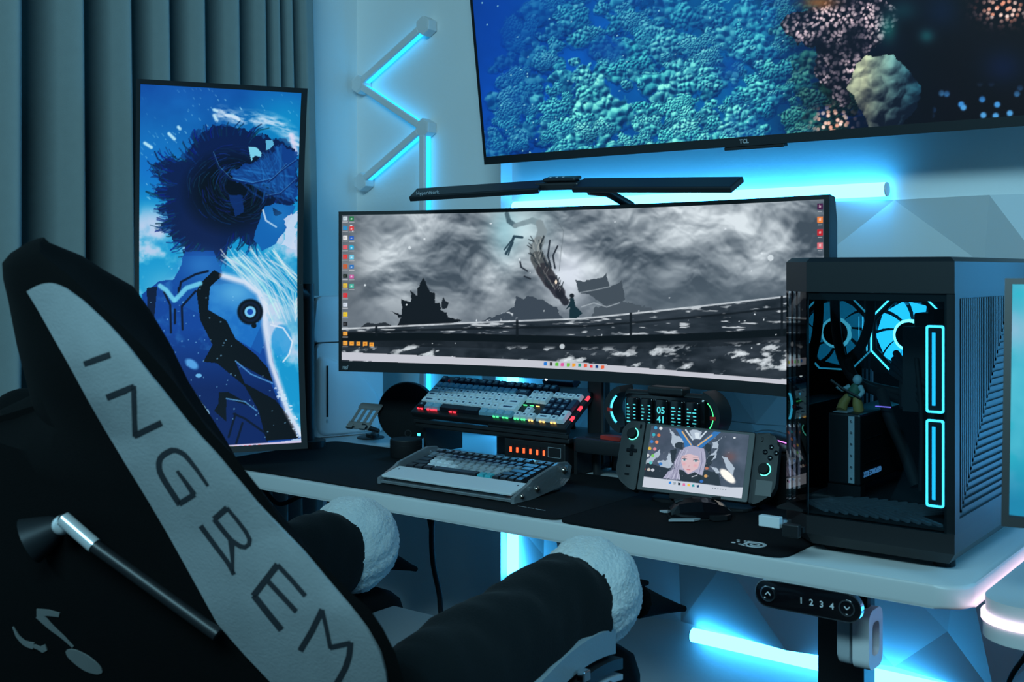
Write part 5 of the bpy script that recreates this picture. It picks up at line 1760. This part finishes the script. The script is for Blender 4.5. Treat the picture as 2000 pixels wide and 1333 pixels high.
    for k, c in enumerate([(40, 130, 220), (150, 160, 170), (30, 34, 44), (220, 110, 160), (240, 190, 60), (30, 150, 160), (30, 60, 100)]):
        xx = 1308.5+k*9.1
        yy = np.interp(xx, [1250, 1427], [936, 958.5])
        p.rect(xx-2.4, yy-2.4, xx+2.4, yy+2.4, c)
    for k in range(6):
        xx = 1392+k*5
        yy = np.interp(xx, [1250, 1427], [936, 958.5])
        p.rect(xx-1, yy-.8, xx+1, yy+.8, (110, 118, 130))
    return p.c
nu, nv = 300, 180
ua, va = np.linspace(-.0945, .0945, nu), np.linspace(-.0585, .0600, nv)
Ha = np.array(HM)
P3 = np.zeros((nv, nu, 3))
for k in range(3):
    P3[..., k] = Ha[k, 0]*ua[None, :]+Ha[k, 1]*va[:, None]+Ha[k, 2]*.0006+Ha[k, 3]
screen('screen', P3, paint_hh, r)
M_GRIP = mat('dark_grey_grip', (.030, .032, .034, 1), .6, bump=.2, bscale=900)
for s in (-1, 1):
    xo = s*.1065
    if s < 0:
        pg = [(-.1065, .066), (-.136, .066), (-.150, .050), (-.151, -.035), (-.140, -.052), (-.118, -.066), (-.1065, -.068)]
    else:
        pg = [(.1065, -.068), (.122, -.066), (.146, -.048), (.153, -.030), (.152, .048), (.138, .066), (.1065, .066)]
    g = MB().prism(rounded_poly(pg, .006, 3), -.022, .003, HM, bev=.004).build('grip', M_GRIP, r, 40)
    sx, sy = (-.128, .040) if s < 0 else (.130, -.002)
    MB().lathe([(.012, .002), (.012, .0045), (.0115, .005)], 24, HM @ Matrix.Translation((sx, sy, 0))).build('stick_well', M_MATTE, g, 40)
    rg = []
    for i in range(13):
        a = math.radians(-120+190*i/12)
        rg.append([(sx+rr*math.cos(a), sy+rr*math.sin(a), z) for rr, z in ((.0105, .0052), (.0125, .0052), (.0125, .0060), (.0105, .0060))])
    MB().loft(rg, HM).build('stick_light', E_RING, g)
    MB().lathe([(.004, .004), (.0045, .009), (.0088, .012), (.0085, .0145), (.006, .0150)], 24, HM @ Matrix.Translation((sx, sy, 0))).build('thumbstick', M_MATTE, g, 50)
    if s < 0:
        MB().box((-.125, .008, .0045), (.021, .0065, .004), HM, bev=.001).box((-.125, .008, .0045), (.0065, .021, .004), HM, bev=.001).build('direction_pad', M_GLOSSB, g)
        for yy in (-.022, -.038):
            MB().box((-.128, yy, .004), (.009, .004, .002), HM, bev=.001).build('menu_button', M_GLOSSB, g)
        MB().box((-.114, .056, .004), (.004, .008, .002), HM, bev=.001).build('menu_button', M_GLOSSB, g)
    else:
        for dx, dy in ((0, .010), (0, -.010), (.010, 0), (-.010, 0)):
            MB().lathe([(.0046, .002), (.0046, .005), (.0035, .0058)], 16, HM @ Matrix.Translation((.138+dx, .030+dy, 0))).build('face_button', M_GLOSSB, g, 50)
        MB().box((.120, .053, .004), (.004, .008, .002), HM, bev=.001).build('menu_button', M_GLOSSB, g)
        MB().span((.118, -.050, .0028), (.147, -.022, .0034), M=HM).build('touch_pad', M_BLACK, g)
hb = HM @ Vector((0, -.066, -.01))
MB().prism(rounded_poly(bx(hb.x-.10, hb.y+.005, hb.x+.105, hb.y+.085), .03), DT+.0042, DT+.010, bev=.002).build('stand_base', M_MATTE, r)
MB().span((-.04, -.075, -.020), (.04, -.064, .004), M=HM, bev=.002).build('stand_lip', M_MATTE, r)
bp = HM @ Vector((0, -.02, -.022))
MB().tube([HM @ Vector((0, .01, -.016)), bp+Vector((.01, .045, -.02)), (hb.x+.015, hb.y+.065, DT+.008)], .009, 10).build('stand_prop', M_MATTE, r, 60)
MB().tube([HM @ Vector((0, -.07, -.016)), (hb.x, hb.y+.02, DT+.008)], .008, 10).build('stand_prop', M_MATTE, r, 60)

# ================================================================== MICE, DOCK BOX
def mouse_body(M, L, Wd, H, wedge=0.0):
    rg = []
    for i in range(9):
        t = i/8
        x = -L/2+L*t
        w = Wd/2*(.55+.45*math.sin(PI*(.15+.75*t)))*(1 if 0 < i < 8 else .8)
        h = H*(.35+.65*math.sin(PI*(.10+.72*t)))*(1 if 0 < i < 8 else .7)
        rg.append([(x, -w, .004), (x, -w*1.02, h*.45), (x, -w*.62, h*.86), (x, 0, h), (x, w*.62, h*.86), (x, w*1.02, h*.45), (x, w, .004)])
    return MB().loft(rg, M)
r = thing('gaming_mouse', (-.972, 1.815, DT+.004), 'angular glossy black gaming mouse with pale base wings on the cloth mat', 'mouse')
MM = frame((-.972, 1.815, DT+.0042), (.75, .66, 0), (0, 0, 1)) @ Matrix.Rotation(PI, 4, 'Z')
mouse_body(MM, .108, .062, .036).build('shell', M_GLOSSB, r)
MB().prism([(-.050, -.022), (.035, -.034), (.055, -.020), (.055, .020), (.035, .034), (-.050, .024)], .0003, .004, MM).build('base', M_MATTE, r)
for s in (-1, 1):
    MB().prism([(.005, s*.030), (.058, s*.030), (.064, s*.040), (.02, s*.043)], .002, .0052, MM).build('wing', M_GREYP, r)
    MB().prism([(-.05, s*.026), (-.01, s*.030), (-.015, s*.041), (-.04, s*.038)], .002, .010, MM).build('side_fin', M_BLACK, r)
MB().tube([MM @ Vector((.03, 0, .031)), MM @ Vector((.045, 0, .027))], .0055, 12).build('wheel', M_DARKMET, r)
MB().box((-.030, 0, .034), (.016, .004, .004), MM).build('crest_fin', M_BLACK, r)

r = thing('charging_box', (-.913, 2.04, DT+.001), 'black upright box with a small red light behind the handheld device', 'charger')
MB().span((-.958, 2.005, DT+.0004), (-.868, 2.075, .850), bev=.004).build('case', M_MATTE, r)
q = U(1503, 915, Y=2.004)
MB().box((q.x, 2.004, q.z), (.004, .002, .004)).build('status_light', E_ORANGE, r)
MM = frame((-.930, 2.035, .8504), (-1, .10, 0), (0, 0, 1))
r = thing('wireless_mouse', (-.930, 2.035, .8504), 'dark blue mouse with a purple light line parked on the black box', 'mouse')
mouse_body(MM, .112, .060, .038).build('shell', M_BLACK, r, 50)
m = MB()
pts = [MM @ Vector((x, .0315*(.7+.3*math.sin(PI*(.2+.7*(x+.05)/.1)))+.001, .019+.006*math.sin((x+.05)/.1*4))) for x in np.linspace(-.052, .045, 14)]
m.tube(pts, .0011, 6)
m.build('light_line', E_PURPLE, r)
MB().prism([(-.05, -.02), (.05, -.02), (.05, .02), (-.05, .02)], .0, .0042, MM).build('base', M_MATTE, r)

# ================================================================== HANGER BY THE DESK LEG
r = thing('headset_hanger', (-.655, 1.745, .58), 'white rounded double block hanging under the desk beside the black leg', 'hanger')
def slab(xc, yc, w, sy, hz_):
    M = frame((xc-w/2, yc, .624), (0, 1, 0), (1, 0, 0))
    return MB().prism(rounded_rect(sy, hz_, .016, 6), 0, w, M, bev=.003)
slab(-.671, 1.745, .020, .052, .088).build('inner_block', M_GREYP, r, 40)
M = frame((-.655, 1.745, .624), (0, 1, 0), (1, 0, 0))
m = MB()
m.ring(rounded_rect(.060, .092, .018, 6), rounded_rect(.030, .052, .010, 6), 0, .026, M)
m.build('outer_block', M_WHITE, r, 40)
MB().prism(rounded_rect(.0305, .0525, .010, 6), .004, .016, M).build('recess', M_GREYP, r, 40)
MB().span((-.675, 1.738, .64), (-.640, 1.752, .7155)).build('hook_stem', M_MATTE, r)

# ================================================================== CABLES UNDER THE DESK
def cable(name, pts, rad, label):
    P = [Vector(q) for q in pts]
    S = []
    for i in range(len(P)-1):
        p0, p1, p2, p3 = P[max(i-1, 0)], P[i], P[i+1], P[min(i+2, len(P)-1)]
        for k in range(6):
            t = k/6
            S.append(.5*((2*p1)+(p2-p0)*t+(2*p0-5*p1+4*p2-p3)*t*t+(3*p1-p0-3*p2+p3)*t**3))
    S.append(P[-1])
    o = MB().tube(S, rad, 8).build(name, M_MATTE, None, 60)
    return tag(o, label, 'cable')
cable('cable', [U(848, 985, Y=2.20), U(843, 1040, Y=2.20), U(846, 1100, Y=2.20), U(858, 1160, Y=2.20), U(872, 1240, Y=2.20), (-1.75, 2.2, .02)], .007, 'thick black cable hanging straight down under the desk')
cable('cable', [U(832, 985, Y=2.22), U(838, 1020, Y=2.22), U(845, 1055, Y=2.22)], .004, 'thin black cable joining the thick one under the desk')
cable('cable', [U(515, 955, Y=1.95), U(545, 985, Y=1.95), U(590, 968, Y=1.95), U(625, 955, Y=1.95)], .006, 'black cable looped close under the left of the desk')
cable('cable', [U(715, 975, Y=2.2), U(722, 1012, Y=2.2), U(727, 1018, Y=2.2), U(733, 975, Y=2.2)], .0025, 'fine cable dangling in a narrow loop under the desk')
cable('cable', [U(2060, 1195, Y=2.2), U(2030, 1245, Y=2.2), U(2000, 1287, Y=2.2), U(1972, 1330, Y=2.2), U(1955, 1400, Y=2.2)], .005, 'dark cable sagging below the side desk')
# ================================================================== GAMING CHAIR
CHX = -1.225
r = thing('gaming_chair', (CHX, 1.22, 0), 'large black gaming chair with grey lettered stripe and fleece-trimmed armrests', 'chair')
def on_back(px, py, wrap=0.0):
    """point on the reclined back plane Y = .70 + (1.21 - z)*.4545 + wrap"""
    d = ray(px, py)
    t = (.70+wrap+(1.21-ZC)*.4545)/(d[1]+d[2]*.4545)
    return Vector(CAMP+d*t)
Rpx = [(78, 494), (99, 512), (139, 541), (181, 584), (231, 631), (281, 678), (340, 746), (404, 836), (458, 892), (506, 953), (560, 1036), (625, 1099), (684, 1156), (723, 1191), (748, 1228), (772, 1275), (789, 1333), (797, 1420), (790, 1520)]
Lpx = [(20, 496), (5, 512), (4, 530), (14, 560), (33, 638), (50, 698), (62, 757), (68, 815)]
Lw = [0, 0, .002, .008, .028, .045, .06, .068]
Rp = [on_back(*p) for p in Rpx]
Lp = [on_back(p[0], p[1], w) for p, w in zip(Lpx, Lw)]
lz = [p.z for p in Lp][::-1]
lX = [p.x for p in Lp][::-1]
lY = [p.y for p in Lp][::-1]
lz = [.55, .70, .85]+lz
lX = [-1.58, -1.57, -1.52]+lX
nrm = Vector((0, -1, -.4545)).normalized()
lY = [.70+(1.21-z)*.4545+.075 for z in lz[:3]]+lY
rings = []
NB = 22
for (rx_, ry_), p in zip(Rpx, Rp):
    L_ = Vector((np.interp(p.z, lz, lX), np.interp(p.z, lz, lY), p.z))
    dl = Vector((0, 0, 0))
    if ry_ > 880:           # below the shoulder the shell widens out of the picture
        dl = U(-70, 527+(ZC-p.z)*F_PX/1.47, d=1.47)-L_
    w = (p-L_).length
    bul = min(.058, .16*w)
    ring = []
    for i in range(NB+1):
        t = i/NB
        s = math.sin(PI*t)
        ring.append(L_.lerp(p, t)+nrm*(bul*s**.8)+dl*(1-t)**2.6)
    th = min(.10, .35*w+.01)
    for i in range(NB, -1, -1):
        t = i/NB
        q = L_.lerp(p, .10+.62*t)
        ring.append(q-nrm*(th*(.55+.45*math.sin(PI*t)**.5))+dl*(1-t)**2.6*.8)
    rings.append(ring)
c = sum(rings[0], Vector())/len(rings[0])
rings = [[q.lerp(c, .55)+Vector((0, .006, .010)) for q in rings[0]]]+rings
mb = MB().loft(rings)
back = mb.build('backrest', M_CHAIR, r, 60)
BVH = BVHTree.FromPolygons([v.co for v in back.data.vertices], [list(p.vertices) for p in back.data.polygons])
OFF = WM[r.name].translation
def hit(px, py):
    d = Vector(ray(px, py)).normalized()
    co, n, i, dist = BVH.ray_cast(Vector(CAMP)-OFF, d)
    if co is None:
        return None, None
    return co+OFF, (n if n.dot(d) < 0 else -n)
def decal(rows, th, name, mt, parent):
    """rows: grid of picture points laid on the backrest, raised by th"""
    top, bot = [], []
    nr, nc = len(rows), len(rows[0])
    for row in rows:
        for (px, py) in row:
            p, n = hit(px, py)
            if p is None:
                p, n = on_back(px, py), nrm
            top.append(p+n*th)
            bot.append(p-n*.002)
    N = nr*nc
    fs = []
    for j in range(nr-1):
        for i in range(nc-1):
            a, b_, c_, d_ = j*nc+i, j*nc+i+1, (j+1)*nc+i+1, (j+1)*nc+i
            fs += [(a, b_, c_, d_), (a+N, d_+N, c_+N, b_+N)]
    rim = [i for i in range(nc)]+[j*nc+nc-1 for j in range(1, nr)]+[(nr-1)*nc+i for i in range(nc-2, -1, -1)]+[j*nc for j in range(nr-2, 0, -1)]
    for a, b_ in zip(rim, rim[1:]+rim[:1]):
        fs.append((a, a+N, b_+N, b_))
    return MB().add(top+bot, fs).build(name, mt, parent, 50)
def resample(pts, n):
    P = np.array(pts, float)
    s = np.r_[0, np.cumsum(np.hypot(*np.diff(P, axis=0).T))]
    q = np.linspace(0, s[-1], n)
    return np.stack([np.interp(q, s, P[:, 0]), np.interp(q, s, P[:, 1])], -1)
SLp = [(57, 568), (80, 606), (109, 658), (143, 718), (175, 777), (210, 838), (247, 900), (290, 970), (330, 1038), (380, 1128), (429, 1217), (480, 1275), (535, 1333), (600, 1400)]
SRp = [(132, 564), (165, 588), (211, 631), (248, 671), (297, 734), (337, 783), (382, 840), (418, 878), (463, 932), (508, 986), (560, 1040), (596, 1077), (635, 1124), (686, 1184), (717, 1224), (744, 1271), (757, 1316), (760, 1400)]
a, b_ = resample(SLp, 60), resample(SRp, 60)
rows = []
for i in range(60):
    row = [tuple(a[i]*(1-t)+b_[i]*t) for t in np.linspace(0, 1, 13)]
    if i < 5:       # rounded head of the stripe
        k = (5-i)/5
        row = [(x, y-k*k*13*math.sin(PI*t)) for (x, y), t in zip(row, np.linspace(0, 1, 13))]
    rows.append(row)
stripe = decal(rows, .0035, 'stripe', M_STRIPE, r)
def stroke(pts, w, name='letter', mt=M_LETTER, parent=None, th=.0042, oval=False):
    P = resample(pts, max(3 if not oval else 14, int(sum(math.hypot(q[0]-p[0], q[1]-p[1]) for p, q in zip(pts, pts[1:]))/9)+1))
    rows = []
    n = len(P)
    ws = w if isinstance(w, (list, tuple)) else (w, w)
    for i in range(n):
        t = P[min(i+1, n-1)]-P[max(i-1, 0)]
        t = t/np.hypot(*t)
        nn = np.array((-t[1], t[0]))
        ww = ws[0]+(ws[1]-ws[0])*i/(n-1)
        if oval:
            ww = ws[0]*math.sqrt(max(.02, 1-(2*i/(n-1)-1)**2))
        rows.append([tuple(P[i]+nn*ww*k/2) for k in (-1, 0, 1)])
    return decal(rows, th, name, mt, parent)
LT = {
 'I': [([(169, 709), (219, 692)], 10.5)],
 'N': [([(213, 774), (266, 753)], 10.5), ([(265, 752), (268, 849)], 9.5), ([(266, 848), (319, 823)], 11)],
 'G': [([(410, 946), (388, 914), (366, 887), (352, 878), (339, 877)], (5.5, 10)), ([(340, 877), (327, 883), (318, 891), (314, 905), (317, 920), (323, 932), (338, 956), (355, 982)], (11, 11)), ([(354, 981), (384, 962)], 10), ([(383, 963), (366, 938), (350, 917)], (10, 5.5))],
 'R': [([(396, 1024), (422, 1060), (450, 1097), (461, 1119)], (9.5, 8)), ([(460, 1118), (458, 1085), (456, 1053)], (3, 12)), ([(456, 1053), (438, 1031), (422, 1011)], 9), ([(422, 1011), (447, 989)], 11), ([(447, 989), (466, 1012), (485, 1037), (492, 1052)], (6, 8)), ([(492, 1051), (491, 1060), (481, 1067), (470, 1063), (457, 1053)], 8.5)],
 'E': [([(553, 1226), (526, 1193), (500, 1160)], 12), ([(499, 1161), (546, 1100)], 12), ([(546, 1101), (573, 1130), (600, 1161)], 8.5), ([(528, 1133), (555, 1162), (582, 1191)], 9)],
 'M': [([(590, 1267), (612, 1230), (633, 1188)], 11), ([(633, 1189), (641, 1222), (649, 1262)], 7.5), ([(648, 1261), (688, 1252)], 9), ([(688, 1251), (686, 1275), (678, 1300), (666, 1322), (652, 1345)], 11)],
}
for ch_, sts in LT.items():
    # one mesh per letter: strokes merged
    objs = [stroke(p_, w_, 'letter', M_LETTER, stripe) for p_, w_ in sts]
    if len(objs) > 1:
        bm = bmesh.new()
        for ob in objs:
            bm.from_mesh(ob.data)
        bm.to_mesh(objs[0].data)
        bm.free()
        for ob in objs[1:]:
            bpy.data.objects.remove(ob, do_unlink=True)
# faded print on the black back
Q = lambda *q: [(a_/4.55, 1040+b0/4.55) for a_, b0 in q]
stroke(Q((330, 715), (430, 715), (530, 735)), (15, 8), 'print', M_PRINT, back, .0012)
stroke(Q((345, 735), (450, 840), (560, 930), (650, 1020)), (14, 3), 'print', M_PRINT, back, .0012)
stroke(Q((590, 1055), (680, 1105), (790, 1180), (910, 1245)), (27, 27), 'print', M_PRINT, back, .0012, True)
stroke(Q((118, 840), (160, 930), (230, 995), (300, 1010)), (3, 12), 'print', M_PRINT, back, .0012)
stroke(Q((300, 1010), (360, 1035), (410, 1070), (385, 1005)), (6, 9), 'print', M_PRINT, back, .0012)
# gas strut on the back
def off(px, py, h):
    p, n = hit(px, py)
    if p is None:
        p, n = on_back(px, py), nrm
    return p+n*h
s0, s1, s2 = off(157, 993, .026), off(217, 1046, .026), off(440, 1225, .014)
st = MB().cyl(s0, s1, .0092, n=16).build('strut_sleeve', M_BRIGHT, r, 50)
MB().cyl(s1, s2, .0078, n=14).build('strut_rod', M_BLACK, r, 50)
MB().sphere(off(141, 1014, .016), .012, 18, 12).build('strut_ball', M_BRIGHT, r, 60)
MB().tube([off(141, 1014, -.01), off(141, 1014, .016), s0], .006, 10).build('strut_pin', M_DARKMET, r, 60)
k0, k1 = off(112, 1030, -.004), off(82, 1045, .020)
MB().tube([k0, k0.lerp(k1, .6), k1], [.014, .024, .030], 20).build('cup', M_DARKMET, r, 50)

# side wing on the far shoulder and the round cushion above it
def blob(c_, rx, name, mt, M=None, n=20):
    return MB().sphere(c_, rx, n, 14, M).build(name, mt, r, 60)
w1 = U(50, 815, d=1.66)
blob(w1, (.05, .05, .042), 'shoulder_cushion', M_CHAIR)
# seat, armrests
MB().span((CHX-.215, .99, .47), (CHX+.215, 1.52, .60), bev=.045).build('seat', M_SEAT, r, 60)
for s in (-1, 1):
    MB().span((CHX+s*.25-.06, 1.0, .46), (CHX+s*.25+.06, 1.56, .615), bev=.055).build('seat_bolster', M_CHAIR, r, 60)
rs = np.random.RandomState(4)
for s, fr in ((-1, 1.405), (1, 1.405)):
    ax = CHX+s*.255
    rings = []
    path = [(1.03, .645, .058, .060), (1.08, .655, .068, .072), (1.17, .668, .070, .075), (1.26, .680, .066, .073), (1.33, .690, .066, .074), (1.375, .694, .069, .077), (fr, .694, .070, .078), (fr+.012, .694, .060, .068)]
    for k in range(len(path)*8-7):
        i, f = divmod(k, 8)
        f /= 8
        A_, B_ = path[i], path[min(i+1, len(path)-1)]
        y_, z_, rx_, rz_ = [A_[q]*(1-f)+B_[q]*f for q in range(4)]
        ring = []
        for j in range(28):
            a_ = 2*PI*j/28
            wr = 1+.030*math.sin(a_*2+y_*46)+.016*math.sin(y_*105+a_*2.5+s)+.010*math.sin(y_*150-a_*3.3)
            ca, sa = math.cos(a_), math.sin(a_)
            ring.append((ax+rx_*wr*math.copysign(abs(ca)**.85, ca), y_+.012*math.sin(a_+1.0), z_+rz_*wr*math.copysign(abs(sa)**.85, sa)))
        rings.append(ring)
    arm = MB().loft(rings).build('armrest', M_SLEEVE, r, 70)
    # fleece cuff swelling out beyond the sleeve
    bm = bmesh.new()
    bmesh.ops.create_icosphere(bm, subdivisions=6, radius=1.0)
    for v in bm.verts:
        x_, y_, z_ = v.co
        k = 1.0-.22*max(0, y_)**2
        n_ = .030*(math.sin(x_*9+z_*5)*math.sin(z_*8-y_*6))
        fz = .034*(rs.rand()-.5)
        lob = -.10*math.exp(-((x_-.15*s)/.16)**2)*max(0, y_)
        v.co = Vector((x_*k*.079*(1+n_+fz), y_*.098*(1+n_+lob+fz), z_*k*.085*(1+n_+fz)))
        v.co += Vector((ax, fr+.052, .700))
    me = bpy.data.meshes.new('fleece_cuff')
    bm.to_mesh(me)
    bm.free()
    me.materials.append(M_FLEECE)
    me.polygons.foreach_set('use_smooth', [True]*len(me.polygons))
    cf = link_mesh('fleece_cuff', me, r)
    cb, ct = (Vector((-.930, 1.535, .676)), Vector((-.920, 1.665, .636))) if s > 0 else (Vector((-1.495, 1.53, .662)), Vector((-1.516, 1.665, .606)))
    MB().tube([cb, cb.lerp(ct, .45), cb.lerp(ct, .85), ct], [.026, .015, .007, .005], 10).build('claw', M_CHAIR, cf, 60)
    MB().tube([cb+Vector((-.03, -.005, .022)), ct+Vector((-.035, -.06, .05))], [.016, .004], 10).build('claw', M_CHAIR, cf, 60)
    MB().span((ax-.025, 1.12, .55), (ax+.025, 1.36, .625), bev=.01).build('arm_post', M_DARKMET, r)
ax = CHX+.262
g = MB()
rg = []
for i in range(15):
    t = i/14
    y_ = 1.175+.25*t
    z_ = .585+.055*math.sin(PI*t*.62)
    rg.append([(ax+.045, y_, z_-.012), (ax+.062, y_, z_-.006), (ax+.062, y_, z_+.030), (ax+.045, y_, z_+.036)])
g.loft(rg).build('side_guard', M_SEAT, r, 60)
for dz, mt, hgt in ((-.030, M_BLACK, .016), (-.046, M_GREYP, .008), (-.075, M_BLACK, .022)):
    rg = []
    for i in range(15):
        t = i/14
        y_ = 1.19+.245*t
        z_ = .585+.055*math.sin(PI*t*.62)+dz
        rg.append([(ax+.045, y_, z_), (ax+.068, y_, z_), (ax+.068, y_, z_+hgt), (ax+.045, y_, z_+hgt)])
    MB().loft(rg).build('side_trim', mt, r, 60)
q = U(1130, 1318, d=1.60)
MB().box((ax+.072, q.y, q.z), (.012, .018, .016), bev=.002).build('lever_plate', M_CHROME, r)
MB().span((ax+.066, 1.365, .535), (ax+.074, 1.40, .60), bev=.003).build('lever', E_AQUA if False else M_CHROME, r)
# pedestal
MB().cyl((CHX, 1.22, .10), (CHX, 1.22, .47), .03).build('gas_column', M_BLACK, r, 40)
for k in range(5):
    a_ = 2*PI*k/5+.3
    e = Vector((CHX+.30*math.cos(a_), 1.22+.30*math.sin(a_), .075))
    MB().tube([(CHX, 1.22, .11), e], [.03, .02], 8).build('base_spoke', M_BLACK, r, 40)
    MB().cyl((e.x-.012, e.y, .031), (e.x+.012, e.y, .031), .030, n=16).build('caster', M_MATTE, r, 40)
